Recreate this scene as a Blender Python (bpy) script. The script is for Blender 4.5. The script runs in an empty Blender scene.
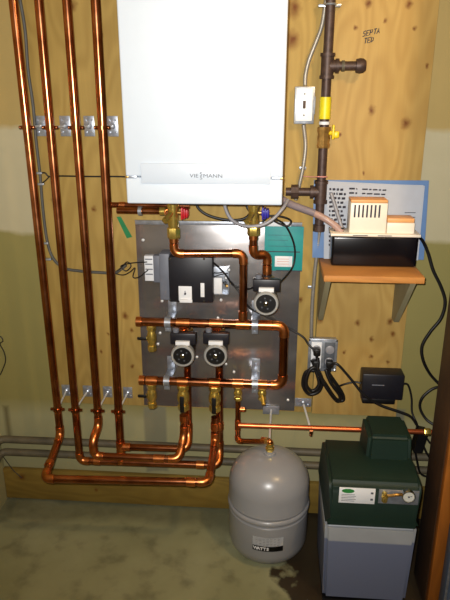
import bpy, bmesh, math, random
from mathutils import Vector, Matrix
random.seed(7)
PI = math.pi
# ------------------------------------------------------------------ camera figures
FPX, PITCH, YAW, DIST, CH = 590.0, math.radians(18.7), math.radians(4.5), 2.09, 1.645
_F = Vector((-math.sin(YAW)*math.cos(PITCH), math.cos(YAW)*math.cos(PITCH), -math.sin(PITCH)))
_R = Vector((math.cos(YAW), math.sin(YAW), 0))
_U = _R.cross(_F)
def P(px, py, off=0.0):
    """measured point of the photo on the plane `off` metres in front of the back wall"""
    d = _F + _R*((px-225)/FPX) + _U*((300-py)/FPX)
    t = (DIST-off)/d.y
    return Vector((d.x*t, -off, CH+d.z*t))
def V(*a): return Vector(a)

# ------------------------------------------------------------------ materials
def new_mat(name):
    m = bpy.data.materials.new(name); m.use_nodes = True
    nt = m.node_tree; b = nt.nodes['Principled BSDF']
    return m, nt, b
def rgb(r, g, b):
    f = lambda c: (c/255/12.92) if c/255 <= .04045 else ((c/255+.055)/1.055)**2.4
    return (f(r), f(g), f(b), 1)
def plain(name, col, rough=.5, metal=0.0, var=.12, scale=30, bump=0.0, coat=0, spec=None, rvar=0):
    m, nt, b = new_mat(name)
    N = nt.nodes; L = nt.links
    tc = N.new('ShaderNodeTexCoord'); nz = N.new('ShaderNodeTexNoise')
    nz.inputs['Scale'].default_value = scale; nz.inputs['Detail'].default_value = 4
    L.new(tc.outputs['Object'], nz.inputs['Vector'])
    cr = N.new('ShaderNodeValToRGB')
    c = Vector(col[:3])
    lo = c*(1-var); hi = c*(1+var)
    cr.color_ramp.elements[0].position = .3; cr.color_ramp.elements[1].position = .7
    cr.color_ramp.elements[0].color = (*lo, 1); cr.color_ramp.elements[1].color = (*[min(1, x) for x in hi], 1)
    L.new(nz.outputs['Fac'], cr.inputs['Fac']); L.new(cr.outputs['Color'], b.inputs['Base Color'])
    b.inputs['Roughness'].default_value = rough; b.inputs['Metallic'].default_value = metal
    if spec is not None: b.inputs['Specular IOR Level'].default_value = spec
    if coat: b.inputs['Coat Weight'].default_value = coat
    if rvar:
        mr = N.new('ShaderNodeMapRange'); mr.inputs['To Min'].default_value = rough-rvar; mr.inputs['To Max'].default_value = rough+rvar
        L.new(nz.outputs['Fac'], mr.inputs['Value']); L.new(mr.outputs['Result'], b.inputs['Roughness'])
    if bump:
        bp = N.new('ShaderNodeBump'); bp.inputs['Strength'].default_value = bump; bp.inputs['Distance'].default_value = .003
        L.new(nz.outputs['Fac'], bp.inputs['Height']); L.new(bp.outputs['Normal'], b.inputs['Normal'])
    return m
def mixc(nt, fac, a, b, mode='MIX'):
    n = nt.nodes.new('ShaderNodeMix'); n.data_type = 'RGBA'; n.blend_type = mode
    for sock, v in ((n.inputs[0], fac), (n.inputs[6], a), (n.inputs[7], b)):
        if hasattr(v, 'links'): nt.links.new(v, sock)
        elif isinstance(v, (int, float)): sock.default_value = v
        else: sock.default_value = v
    return n.outputs[2]
def mth(nt, op, a, b=0.0, clamp=False):
    n = nt.nodes.new('ShaderNodeMath'); n.operation = op; n.use_clamp = clamp
    for sock, v in ((n.inputs[0], a), (n.inputs[1], b)):
        if hasattr(v, 'links'): nt.links.new(v, sock)
        else: sock.default_value = v
    return n.outputs[0]
def ramp(nt, fac, stops, interp='LINEAR'):
    n = nt.nodes.new('ShaderNodeValToRGB'); r = n.color_ramp; r.interpolation = interp
    while len(r.elements) < len(stops): r.elements.new(.5)
    for e, (p, c) in zip(r.elements, stops): e.position = p; e.color = c if len(c) == 4 else (*c, 1)
    nt.links.new(fac, n.inputs[0]); return n.outputs[0]
def plywood(name, c1, c2, c3, knots, horizontal=False, off=(0, 0, 0), rough=.62):
    """rotary-cut softwood veneer: long grain, cathedral figure and individual knots"""
    m, nt, b = new_mat(name); N = nt.nodes; L = nt.links
    tc = N.new('ShaderNodeTexCoord'); mp = N.new('ShaderNodeMapping')
    mp.inputs['Location'].default_value = off
    if horizontal: mp.inputs['Rotation'].default_value = (0, PI/2, 0)
    L.new(tc.outputs['Object'], mp.inputs['Vector'])
    # broad cathedral rings
    s1 = N.new('ShaderNodeMapping'); s1.inputs['Scale'].default_value = (3.2, 1, .8); L.new(mp.outputs[0], s1.inputs[0])
    n1 = N.new('ShaderNodeTexNoise'); n1.inputs['Scale'].default_value = 1.6; n1.inputs['Detail'].default_value = 2; L.new(s1.outputs[0], n1.inputs['Vector'])
    rings = mth(nt, 'SINE', mth(nt, 'MULTIPLY', n1.outputs['Fac'], 95.0))
    rings = mth(nt, 'MULTIPLY_ADD', rings, .5); nt.nodes[-1].inputs[2].default_value = .5
    # fibre
    s2 = N.new('ShaderNodeMapping'); s2.inputs['Scale'].default_value = (90, 1, 4); L.new(mp.outputs[0], s2.inputs[0])
    n2 = N.new('ShaderNodeTexNoise'); n2.inputs['Scale'].default_value = 1.5; n2.inputs['Detail'].default_value = 5; L.new(s2.outputs[0], n2.inputs['Vector'])
    n3 = N.new('ShaderNodeTexNoise'); n3.inputs['Scale'].default_value = 3.0; n3.inputs['Detail'].default_value = 3; L.new(mp.outputs[0], n3.inputs['Vector'])
    base = ramp(nt, n3.outputs['Fac'], [(.32, c1), (.68, c2)])
    base = mixc(nt, mth(nt, 'MULTIPLY', rings, .30), base, c3)
    base = mixc(nt, mth(nt, 'MULTIPLY', n2.outputs['Fac'], .28), base, c3)
    # knots at measured spots: (x, z, radius)
    sep = N.new('ShaderNodeSeparateXYZ'); L.new(tc.outputs['Object'], sep.inputs[0])
    nd = N.new('ShaderNodeTexNoise'); nd.inputs['Scale'].default_value = 45; L.new(tc.outputs['Object'], nd.inputs['Vector'])
    wob = mth(nt, 'MULTIPLY', mth(nt, 'SUBTRACT', nd.outputs['Fac'], .5), .02)
    for (kx, kz, kr) in knots:
        dx = mth(nt, 'SUBTRACT', mth(nt, 'ADD', sep.outputs[0], wob), kx)
        dz = mth(nt, 'MULTIPLY', mth(nt, 'SUBTRACT', mth(nt, 'ADD', sep.outputs[2], wob), kz), .8)
        dd = mth(nt, 'SQRT', mth(nt, 'ADD', mth(nt, 'MULTIPLY', dx, dx), mth(nt, 'MULTIPLY', dz, dz)))
        f = mth(nt, 'SUBTRACT', 1.0, mth(nt, 'DIVIDE', dd, kr), clamp=True)
        base = mixc(nt, mth(nt, 'MULTIPLY', f, 1.1, clamp=True), base, rgb(104, 58, 16))
    L.new(base, b.inputs['Base Color']); b.inputs['Roughness'].default_value = rough
    b.inputs['Specular IOR Level'].default_value = .3
    bp = N.new('ShaderNodeBump'); bp.inputs['Strength'].default_value = .15; bp.inputs['Distance'].default_value = .002
    L.new(n2.outputs['Fac'], bp.inputs['Height']); L.new(bp.outputs['Normal'], b.inputs['Normal'])
    return m
def knot_list(l): return [(P(x, y, .02).x, P(x, y, .02).z, r) for x, y, r in l]

M = {}
M['white'] = plain('boiler enamel', rgb(197, 207, 218), .40, var=.01, spec=.9)
M['white_flap'] = plain('boiler flap enamel', rgb(190, 200, 212), .42, var=.01)
M['plate'] = plain('ivory white plate', rgb(240, 240, 238), .4, var=.01)
M['letter_grey'] = plain('grey print', rgb(78, 82, 88), .5)
def copper_mat():
    m, nt, b = new_mat('copper')
    N = nt.nodes; L = nt.links
    tc = N.new('ShaderNodeTexCoord'); n = N.new('ShaderNodeTexNoise'); n.inputs['Scale'].default_value = 14; n.inputs['Detail'].default_value = 5
    L.new(tc.outputs['Object'], n.inputs['Vector'])
    col = ramp(nt, n.outputs['Fac'], [(.3, rgb(142, 84, 52)), (.55, rgb(180, 112, 74)), (.75, rgb(200, 134, 92))])
    L.new(col, b.inputs['Base Color']); b.inputs['Metallic'].default_value = 1
    mr = N.new('ShaderNodeMapRange'); mr.inputs['To Min'].default_value = .17; mr.inputs['To Max'].default_value = .30
    L.new(n.outputs['Fac'], mr.inputs['Value']); L.new(mr.outputs['Result'], b.inputs['Roughness'])
    return m
M['copper'] = copper_mat()
M['copper_bright'] = plain('bright copper', rgb(228, 120, 72), .34, .9, var=.1)
M['solder'] = plain('copper fitting', rgb(212, 132, 76), .32, 1, var=.2, scale=60)
M['brass'] = plain('brass', rgb(218, 188, 96), .26, .85, var=.2, scale=80, bump=.2)
M['brass_dull'] = plain('dull brass', rgb(186, 146, 82), .36, .85, var=.25, scale=70)
M['iron'] = plain('black iron pipe', rgb(72, 55, 48), .5, .35, var=.25, scale=60, bump=.2)
M['black'] = plain('black plastic', rgb(16, 15, 16), .4, var=.2)
M['black_box'] = plain('black moulded box', rgb(24, 23, 30), .42, var=.15)
M['black_gloss'] = plain('black glossy plastic', rgb(12, 10, 14), .22, var=.1)
M['cable'] = plain('black rubber cable', rgb(18, 16, 16), .45, var=.2)
M['grey_cable'] = plain('grey sheathed cable', rgb(78, 76, 70), .55, var=.15)
M['grey_hose'] = plain('grey hose', rgb(140, 138, 142), .4, var=.1)
M['lavender'] = plain('grey lilac tube', rgb(128, 116, 120), .45, var=.1)
M['grey_pvc'] = plain('weathered grey pipe', rgb(88, 80, 62), .6, var=.25, scale=18)
M['grey_box'] = plain('grey plastic', rgb(105, 108, 118), .5, var=.08)
M['pump_ring'] = plain('cast grey ring', rgb(165, 165, 162), .42, .3, var=.1)
M['pump_body'] = plain('dark cast iron', rgb(45, 42, 44), .5, .4, var=.2)
M['label'] = plain('white label', rgb(225, 226, 228), .55, var=.03)
M['label_ink'] = plain('label ink', rgb(40, 40, 45), .6)
M['galv'] = plain('galvanised steel', rgb(176, 182, 192), .34, .72, var=.22, scale=55)
M['zinc'] = plain('zinc rod', rgb(225, 225, 222), .35, .4, var=.05)
M['steel_conduit'] = plain('flexible steel conduit', rgb(158, 152, 142), .4, .5, var=.15, scale=90)
M['red'] = plain('red handle', rgb(190, 24, 34), .4)
M['blue'] = plain('blue handle', rgb(42, 36, 150), .4)
M['yellow'] = plain('yellow tape', rgb(222, 205, 24), .45)
M['yellow_handle'] = plain('yellow lever', rgb(228, 200, 22), .4)
M['green_tape'] = plain('green tape', rgb(22, 120, 66), .5)
M['teal'] = plain('teal card cover', rgb(28, 140, 138), .55, var=.05)
M['blue_folder'] = plain('blue folder', rgb(88, 122, 168), .5, var=.05)
M['paper'] = plain('printed paper', rgb(172, 176, 184), .7, var=.03)
M['ink'] = plain('dark ink', rgb(52, 50, 60), .7)
M['beige'] = plain('beige plastic', rgb(236, 224, 204), .45, var=.03)
M['orange_sticker'] = plain('orange top', rgb(226, 164, 100), .5, var=.05)
M['tank_grey'] = plain('tank grey paint', rgb(146, 146, 148), .3, 0, var=.04, scale=8, coat=.25)
M['green'] = plain('dark green moulding', rgb(9, 36, 25), .6, var=.12, scale=10)
M['green_logo'] = plain('green print', rgb(40, 120, 55), .5)
M['tub'] = plain('pale grey tub', rgb(158, 162, 166), .45, var=.08, scale=9)
M['fluid'] = plain('filled tub band', rgb(92, 102, 122), .45, var=.08, scale=9)
M['chrome'] = plain('chrome', rgb(200, 200, 198), .18, 1, var=.05)
M['dial'] = plain('dial face', rgb(205, 205, 196), .5, var=.02)
M['pink_wire'] = plain('pink wire', rgb(205, 140, 130), .5)
M['wood_post'] = plain('shaded stud brown', rgb(72, 46, 24), .6, var=.2, scale=12)  # the stud side's shade is put into this brown; switch toggle shares it
M['door_grey'] = plain('blue grey door', rgb(84, 100, 122), .5, var=.06)
M['tube_clear'] = plain('cloudy pink tubing', rgb(172, 140, 128), .25, var=.1)

m, nt, b = new_mat('sheet metal'); N, L = nt.nodes, nt.links      # brushed galvanised sheet
tc = N.new('ShaderNodeTexCoord'); mp = N.new('ShaderNodeMapping'); mp.inputs['Scale'].default_value = (2, 1, 5)
nz = N.new('ShaderNodeTexNoise'); nz.inputs['Scale'].default_value = 2.2; nz.inputs['Detail'].default_value = 4
L.new(tc.outputs['Object'], mp.inputs[0]); L.new(mp.outputs[0], nz.inputs['Vector'])
L.new(ramp(nt, nz.outputs['Fac'], [(.3, rgb(140, 136, 134)), (.7, rgb(176, 174, 176))]), b.inputs['Base Color'])
b.inputs['Metallic'].default_value = .82
mr = N.new('ShaderNodeMapRange'); mr.inputs['To Min'].default_value = .17; mr.inputs['To Max'].default_value = .30
L.new(nz.outputs['Fac'], mr.inputs['Value']); L.new(mr.outputs['Result'], b.inputs['Roughness'])
M['sheet'] = m

M['ply_left'] = plywood('left plywood', rgb(166, 138, 74), rgb(186, 156, 88), rgb(134, 104, 48),
    knot_list([(125, 316, .018), (132, 330, .011), (94, 209, .012), (53, 200, .010), (101, 352, .009), (132, 367, .009), (146, 5, .02), (72, 5, .02), (102, 34, .01), (108, 334, .009), (292, 40, .03), (294, 8, .03), (298, 240, .013), (300, 300, .012)]))  # the two widest are plain dark patches right of the boiler
M['ply_right'] = plywood('right plywood', rgb(178, 145, 80), rgb(192, 159, 92), rgb(146, 108, 50),
    knot_list([(372, 110, .016), (406, 123, .020), (409, 4, .014), (369, 3, .014), (356, 27, .009), (415, 28, .008), (386, 20, .008), (340, 135, .007), (427, 66, .009), (364, 173, .008), (320, 320, .016), (358, 323, .014), (372, 339, .012), (390, 322, .015), (393, 334, .013), (371, 357, .010), (345, 352, .008), (388, 362, .009)]), off=(.7, 0, .3))
M['ply_base'] = plywood('baseboard plywood', rgb(128, 104, 44), rgb(146, 120, 54), rgb(100, 74, 28),
    knot_list([(22, 477, .018), (150, 482, .014), (96, 490, .01)]), horizontal=True)
M['shelf_wood'] = plywood('shelf plywood', rgb(186, 124, 62), rgb(200, 138, 72), rgb(140, 84, 34), [], horizontal=True, off=(.3, .2, 0))
M['bracket_wood'] = plywood('bracket board', rgb(140, 132, 102), rgb(154, 146, 114), rgb(118, 108, 78), [], off=(.1, .2, .5))
M['stud_wood'] = plywood('stud wood', rgb(160, 92, 28), rgb(176, 104, 36), rgb(120, 64, 16), [(.63, .40, .02)])

# painted and bare plaster of the walls
m, nt, b = new_mat('wall paint'); N, L = nt.nodes, nt.links
tc = N.new('ShaderNodeTexCoord'); sep = N.new('ShaderNodeSeparateXYZ'); L.new(tc.outputs['Object'], sep.inputs[0])
nz = N.new('ShaderNodeTexNoise'); nz.inputs['Scale'].default_value = 3.5; nz.inputs['Detail'].default_value = 5; L.new(tc.outputs['Object'], nz.inputs['Vector'])
zz = mth(nt, 'ADD', sep.outputs[2], mth(nt, 'MULTIPLY', mth(nt, 'SUBTRACT', nz.outputs['Fac'], .5), .10))
z01 = mth(nt, 'DIVIDE', zz, 2.4)
A = rgb(162, 156, 116); B = rgb(142, 132, 78); Cc = rgb(184, 174, 142); Dd = rgb(172, 148, 92)
wall = ramp(nt, z01, [(.0, rgb(158, 152, 112)), (.17, A), (.20, B), (.485, B), (.492, Cc), (.645, Cc), (.652, Dd), (1, Dd)])
n2 = N.new('ShaderNodeTexNoise'); n2.inputs['Scale'].default_value = 9; n2.inputs['Detail'].default_value = 6; L.new(tc.outputs['Object'], n2.inputs['Vector'])
wall = mixc(nt, mth(nt, 'MULTIPLY', n2.outputs['Fac'], .22), wall, rgb(108, 100, 62))
def patch(col, x, z, wx, wz, c, soft=.012):
    """joint-compound patch: box falloff"""
    dx = mth(nt, 'SUBTRACT', wx, mth(nt, 'ABSOLUTE', mth(nt, 'SUBTRACT', sep.outputs[0], x)))
    dz = mth(nt, 'SUBTRACT', wz, mth(nt, 'ABSOLUTE', mth(nt, 'SUBTRACT', zz, z)))
    f = mth(nt, 'DIVIDE', mth(nt, 'MINIMUM', dx, dz), soft, clamp=True)
    return mixc(nt, f, col, c)
q = P(156, 440, 0); wall = patch(wall, q.x, q.z, .052, .16, rgb(128, 124, 98))
q = P(395, 420, 0); wall = patch(wall, q.x, q.z, .04, .05, rgb(112, 110, 92))
q = P(8, 425, 0); wall = patch(wall, q.x, q.z, .02, .09, rgb(70, 58, 28), .03)
L.new(wall, b.inputs['Base Color']); b.inputs['Roughness'].default_value = .7; b.inputs['Specular IOR Level'].default_value = .25
bp = N.new('ShaderNodeBump'); bp.inputs['Strength'].default_value = .25; bp.inputs['Distance'].default_value = .003
L.new(n2.outputs['Fac'], bp.inputs['Height']); L.new(bp.outputs['Normal'], b.inputs['Normal'])
M['wall'] = m

# concrete with stains and a wet dark patch under the feeder
m, nt, b = new_mat('concrete floor'); N, L = nt.nodes, nt.links
tc = N.new('ShaderNodeTexCoord'); sep = N.new('ShaderNodeSeparateXYZ'); L.new(tc.outputs['Object'], sep.inputs[0])
n1 = N.new('ShaderNodeTexNoise'); n1.inputs['Scale'].default_value = 2.6; n1.inputs['Detail'].default_value = 7; L.new(tc.outputs['Object'], n1.inputs['Vector'])
n2 = N.new('ShaderNodeTexNoise'); n2.inputs['Scale'].default_value = 11; n2.inputs['Detail'].default_value = 8; L.new(tc.outputs['Object'], n2.inputs['Vector'])
fl = ramp(nt, n1.outputs['Fac'], [(.3, rgb(138, 138, 100)), (.5, rgb(150, 150, 113)), (.7, rgb(162, 162, 128))])
fl = mixc(nt, ramp(nt, n2.outputs['Fac'], [(.33, (.4, .4, .4)), (.48, (.06, .06, .06)), (.65, (0, 0, 0))]), fl, rgb(62, 58, 42))
wx = mth(nt, 'ADD', sep.outputs[0], mth(nt, 'MULTIPLY', mth(nt, 'SUBTRACT', n2.outputs['Fac'], .5), .35))
wy = mth(nt, 'ADD', sep.outputs[1], mth(nt, 'MULTIPLY', mth(nt, 'SUBTRACT', n1.outputs['Fac'], .5), .3))
edge = mth(nt, 'ADD', mth(nt, 'SUBTRACT', wx, .075), mth(nt, 'MULTIPLY', mth(nt, 'ADD', wy, .42), .25))
wet = mth(nt, 'DIVIDE', edge, .04, clamp=True)
fl = mixc(nt, mth(nt, 'MULTIPLY', wet, .93), fl, rgb(40, 22, 14))
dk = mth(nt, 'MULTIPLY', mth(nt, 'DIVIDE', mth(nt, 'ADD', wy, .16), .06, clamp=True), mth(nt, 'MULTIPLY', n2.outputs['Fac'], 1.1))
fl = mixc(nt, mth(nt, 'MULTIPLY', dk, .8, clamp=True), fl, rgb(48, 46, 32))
L.new(fl, b.inputs['Base Color'])
rr = N.new('ShaderNodeMapRange'); rr.inputs['To Min'].default_value = .75; rr.inputs['To Max'].default_value = .35
L.new(wet, rr.inputs['Value']); L.new(rr.outputs['Result'], b.inputs['Roughness'])
bp = N.new('ShaderNodeBump'); bp.inputs['Strength'].default_value = .3; bp.inputs['Distance'].default_value = .004
L.new(n2.outputs['Fac'], bp.inputs['Height']); L.new(bp.outputs['Normal'], b.inputs['Normal'])
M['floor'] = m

# ------------------------------------------------------------------ mesh builder
COL = bpy.context.scene.collection
def frame_of(d, up=None):
    d = d.normalized()
    up = up or (V(0, 0, 1) if abs(d.z) < .9 else V(0, 1, 0))
    a = d.cross(up).normalized(); return a, a.cross(d).normalized()
class MB:
    def __init__(s): s.bm = bmesh.new()
    def box(s, x0, x1, y0, y1, z0, z1, bev=0.0, seg=2):
        t = bmesh.new(); bmesh.ops.create_cube(t, size=1)
        bmesh.ops.scale(t, vec=(abs(x1-x0), abs(y1-y0), abs(z1-z0)), verts=t.verts)
        bmesh.ops.translate(t, vec=((x0+x1)/2, (y0+y1)/2, (z0+z1)/2), verts=t.verts)
        if bev: bmesh.ops.bevel(t, geom=t.edges[:], offset=bev, segments=seg, profile=.5, affect='EDGES')
        s._add(t); return s
    def _add(s, t, mat=None):
        if mat: bmesh.ops.transform(t, matrix=mat, verts=t.verts)
        me = bpy.data.meshes.new('tmp'); t.to_mesh(me); t.free(); s.bm.from_mesh(me); bpy.data.meshes.remove(me)
    def tube(s, pts, r, seg=14, cap=True):
        pts = [Vector(p) for p in pts]; n = len(pts)
        rs = r if isinstance(r, (list, tuple)) else [r]*n
        a = b_ = None; rings = []
        for i in range(n):
            d = (pts[min(i+1, n-1)]-pts[max(i-1, 0)]).normalized()
            if a is None: a, b_ = frame_of(d); b_ = d.cross(a).normalized()
            else:
                a = (a - d*a.dot(d)).normalized(); b_ = d.cross(a).normalized()
            rings.append([s.bm.verts.new(pts[i]+(a*math.cos(t)+b_*math.sin(t))*rs[i]) for t in [2*PI*k/seg for k in range(seg)]])
        for i in range(n-1):
            for k in range(seg):
                s.bm.faces.new((rings[i][k], rings[i][(k+1) % seg], rings[i+1][(k+1) % seg], rings[i+1][k]))
        if cap:
            s.bm.faces.new(rings[0][::-1]); s.bm.faces.new(rings[-1])
        return s
    def lathe(s, o, d, prof, seg=24):
        """prof: list of (distance along d, radius)"""
        o = Vector(o); d = Vector(d).normalized(); a, b_ = frame_of(d); rings = []
        for t, r in prof:
            rings.append([s.bm.verts.new(o+d*t+(a*math.cos(q)+b_*math.sin(q))*max(r, 1e-5)) for q in [2*PI*k/seg for k in range(seg)]])
        for i in range(len(rings)-1):
            for k in range(seg):
                s.bm.faces.new((rings[i][k], rings[i][(k+1) % seg], rings[i+1][(k+1) % seg], rings[i+1][k]))
        s.bm.faces.new(rings[0][::-1]); s.bm.faces.new(rings[-1]); return s
    def hexa(s, o, d, l, r): return s.lathe(o, d, [(0, r*.94), (l*.1, r), (l*.9, r), (l, r*.94)], 6)
    def prism(s, pts, vec):
        """closed polygon of 3D points pushed along vec"""
        vec = Vector(vec); A_ = [s.bm.verts.new(Vector(p)) for p in pts]; B_ = [s.bm.verts.new(Vector(p)+vec) for p in pts]
        n = len(pts); s.bm.faces.new(A_); s.bm.faces.new(B_[::-1])
        for i in range(n): s.bm.faces.new((A_[i], B_[i], B_[(i+1) % n], A_[(i+1) % n]))
        return s
    def torus(s, c, axis, R_, r, seg=28, rs=8):
        a, b_ = frame_of(Vector(axis)); c = Vector(c)
        return s.tube([c+(a*math.cos(t)+b_*math.sin(t))*R_ for t in [2*PI*k/seg for k in range(seg+1)]], r, rs, cap=False)
    def text(s, body, origin, size, xdir=(1, 0, 0), zdir=(0, 0, 1), depth=.0006, sx=1.0, bold=0):
        cu = bpy.data.curves.new('t', 'FONT'); cu.body = body; cu.size = size; cu.extrude = depth; cu.align_x = 'CENTER'; cu.align_y = 'CENTER'; cu.offset = bold
        ob = bpy.data.objects.new('t', cu); COL.objects.link(ob); bpy.context.view_layer.update()
        me = bpy.data.meshes.new_from_object(ob); bpy.data.objects.remove(ob); bpy.data.curves.remove(cu)
        x = Vector(xdir).normalized(); z = Vector(zdir).normalized(); y = x.cross(z).normalized()   # into the wall
        mt = Matrix(((x.x*sx, z.x, -y.x, origin[0]), (x.y*sx, z.y, -y.y, origin[1]), (x.z*sx, z.z, -y.z, origin[2]), (0, 0, 0, 1)))
        me.transform(mt); s.bm.from_mesh(me); bpy.data.meshes.remove(me); return s
    def build(s, name, mat, parent=None, smooth=35, base=False):
        bm = s.bm; bmesh.ops.recalc_face_normals(bm, faces=bm.faces)
        if parent is not None: o = WORG.get(parent.name, Vector((0, 0, 0)))
        elif base:
            xs = [v.co for v in bm.verts]
            o = Vector(((min(v.x for v in xs)+max(v.x for v in xs))/2, (min(v.y for v in xs)+max(v.y for v in xs))/2, min(v.z for v in xs)))
        else: o = Vector((0, 0, 0))
        bmesh.ops.translate(bm, vec=-o, verts=bm.verts)
        me = bpy.data.meshes.new(name); bm.to_mesh(me); bm.free()
        for p in me.polygons: p.use_smooth = True
        me.set_sharp_from_angle(angle=math.radians(smooth))
        me.materials.append(mat)
        ob = bpy.data.objects.new(name, me); COL.objects.link(ob)
        if parent is not None: ob.parent = parent; WORG[ob.name] = o.copy()
        else: ob.location = o; WORG[ob.name] = o.copy()
        return ob
WORG = {}
def thing(name, label, cat, loc, group=None):
    o = bpy.data.objects.new(name, None); o.empty_display_size = .05; COL.objects.link(o)
    o.location = loc; WORG[o.name] = Vector(loc); tag(o, label, cat, group); return o
def tag(o, label, cat, group=None):
    o['label'] = label; o['category'] = cat
    if group: o['group'] = group
    return o
def struct(o): o['kind'] = 'structure'; return o
def dup(root, loc, label=None, group=None):
    r = root.copy(); COL.objects.link(r); r.location = loc
    if label: r['label'] = label
    if group: r['group'] = group
    for ch in list(root.children):
        c = ch.copy(); COL.objects.link(c); c.parent = r
        for g in list(ch.children):
            d = g.copy(); COL.objects.link(d); d.parent = c
    return r
def fillet(pts, rad, n=7):
    pts = [Vector(p) for p in pts]; out = [pts[0]]; corners = []
    for i in range(1, len(pts)-1):
        a, b_, c = pts[i-1], pts[i], pts[i+1]
        u = (a-b_).normalized(); w = (c-b_).normalized()
        r = min(rad, (a-b_).length*.45, (c-b_).length*.45)
        p0, p1 = b_+u*r, b_+w*r; arc = []
        for k in range(n+1):
            t = k/n; arc.append(p0*(1-t)**2+b_*2*t*(1-t)+p1*t*t)
        out += arc; corners.append((p0+u*.010, arc, p1+w*.010))
    out.append(pts[-1]); return out, corners
def smoothline(pts, n=8):
    """Catmull-Rom through points, for cables and hoses"""
    pts = [Vector(p) for p in pts]; q = [pts[0]*2-pts[1]]+pts+[pts[-1]*2-pts[-2]]; out = []
    for i in range(1, len(q)-2):
        p0, p1, p2, p3 = q[i-1:i+3]
        for k in range(n):
            t = k/n
            out.append(.5*((2*p1)+(p2-p0)*t+(2*p0-5*p1+4*p2-p3)*t*t+(3*p1-p0-3*p2+p3)*t**3))
    out.append(pts[-1]); return out
def pipe_run(name, label, pts, r, cat='pipe', mat='copper', fit='solder', rad=.028, collars=(), group=None):
    """a soldered pipe run: pipe, elbows at the bends, collars at given points (point, direction, length)"""
    t = thing(name, label, cat, pts[0], group)
    ln, corners = fillet(pts, rad)
    MB().tube(ln, r, 16).build('pipe', M[mat], t)
    for a, arc, b_ in corners:
        MB().tube([a]+arc+[b_], r*1.13, 16).build('elbow', M[fit], t)
    for c, d, l in collars:
        d = Vector(d).normalized(); MB().tube([Vector(c)-d*l/2, Vector(c)+d*l/2], r*1.15, 16).build('coupling', M[fit], t)
    return t
def cable(name, label, pts, r, mat='cable', cat='cable', n=8, parts=None, group=None):
    mb = MB(); mb.tube(smoothline(pts, n), r, 8)
    o = mb.build(name, M[mat], None, base=True, smooth=60); return tag(o, label, cat, group)

# ------------------------------------------------------------------ the room
struct(MB().box(-1.13, 1.3, 0, .12, -.1, 2.5).build('wall_back', M['wall']))
struct(MB().box(-1.25, -1.115, -3.6, 0, -.1, 2.5).build('wall_left', M['wall']))
struct(MB().box(1.3, 1.42, -3.6, .12, -.1, 2.5).build('wall_right', M['wall']))
struct(MB().box(-1.25, 1.42, -3.72, -3.6, -.1, 2.5).build('wall_front', M['wall']))
struct(MB().box(-1.25, 1.42, -3.72, .12, -.1, 0).build('floor', M['floor']))
struct(MB().box(-1.25, 1.42, -3.72, .12, 2.5, 2.6).build('ceiling', M['wall']))
zb = P(200, 408, .018).z
o = MB().box(-.85, .176, -.018, 0, zb, 2.5, .001).build('wood_panel', M['ply_left'])
tag(o, 'olive tinted plywood sheet on the wall behind the four copper risers and the boiler', 'plywood')
o = MB().box(.179, .503, -.018, 0, zb-.005, 2.5, .001).build('wood_panel', M['ply_right'])
tag(o, 'warm orange knotty plywood sheet behind the gas pipe and wooden shelf', 'plywood')
o = MB().box(-1.113, 1.29, -.02, 0, .012, .158, .002).build('baseboard_back', M['ply_base']); struct(o)

# stud with its side face shaded by colour, and blue-grey door beyond
so = MB().box(.557, .595, -.487, -.463, 0, 2.5, .002).build('trim_1', M['stud_wood']); struct(so)
struct(MB().box(.555, .64, -.4625, -.31, 0, 2.5, .001).build('trim_2', M['wood_post']))
d = MB().box(.580, 1.28, -.56, -.515, .01, 2.1, .003).build('door_1', M['door_grey']); struct(d)
e = MB(); e.box(.580, .588, -.566, -.5605, .01, 2.1, .002)
e.build('door_edge_strip', M['galv'], d)

# pencil / marker note on the right plywood
def strokes(name, label, strks, origin, sx, sz, r, mat):
    mb = MB()
    for s_ in strks:
        mb.tube([V(origin[0]+x*sx+z*sz*.15, origin[1], origin[2]+z*sz+x*sx*.18) for x, z in s_], r, 5)
    return tag(mb.build(name, M[mat], base=True), label, 'writing')
c = P(374, 36, .0188)
S_ = [(.8, 1), (.1, .9), (.15, .55), (.75, .45), (.7, .05), (0, 0)]
E_ = [[(.8, 1), (0, 1), (0, 0), (.8, 0)], [(0, .5), (.6, .5)]]
P_ = [[(0, 0), (0, 1), (.7, .95), (.7, .5), (0, .45)]]
T_ = [[(0, 1), (.9, 1)], [(.45, 1), (.45, 0)]]
A_ = [[(0, 0), (.4, 1), (.8, 0)], [(.15, .4), (.65, .4)]]
D_ = [[(0, 0), (0, 1), (.6, .8), (.7, .3), (0, 0)]]
def word(chars, x0, z0): return [[(x0+i*1.15+x, z0+z) for x, z in s_] for i, ch in enumerate(chars) for s_ in ch]
strokes('handwritten_note', 'small black handwritten marker note on the plywood, above the capped pipe branch',
        word([[S_], E_, P_, T_, A_], -.6, 0) + word([T_, E_, D_], .3, -1.5), (c.x-.03, -.0186, c.z), .0095, .015, .0016, 'ink')

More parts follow.
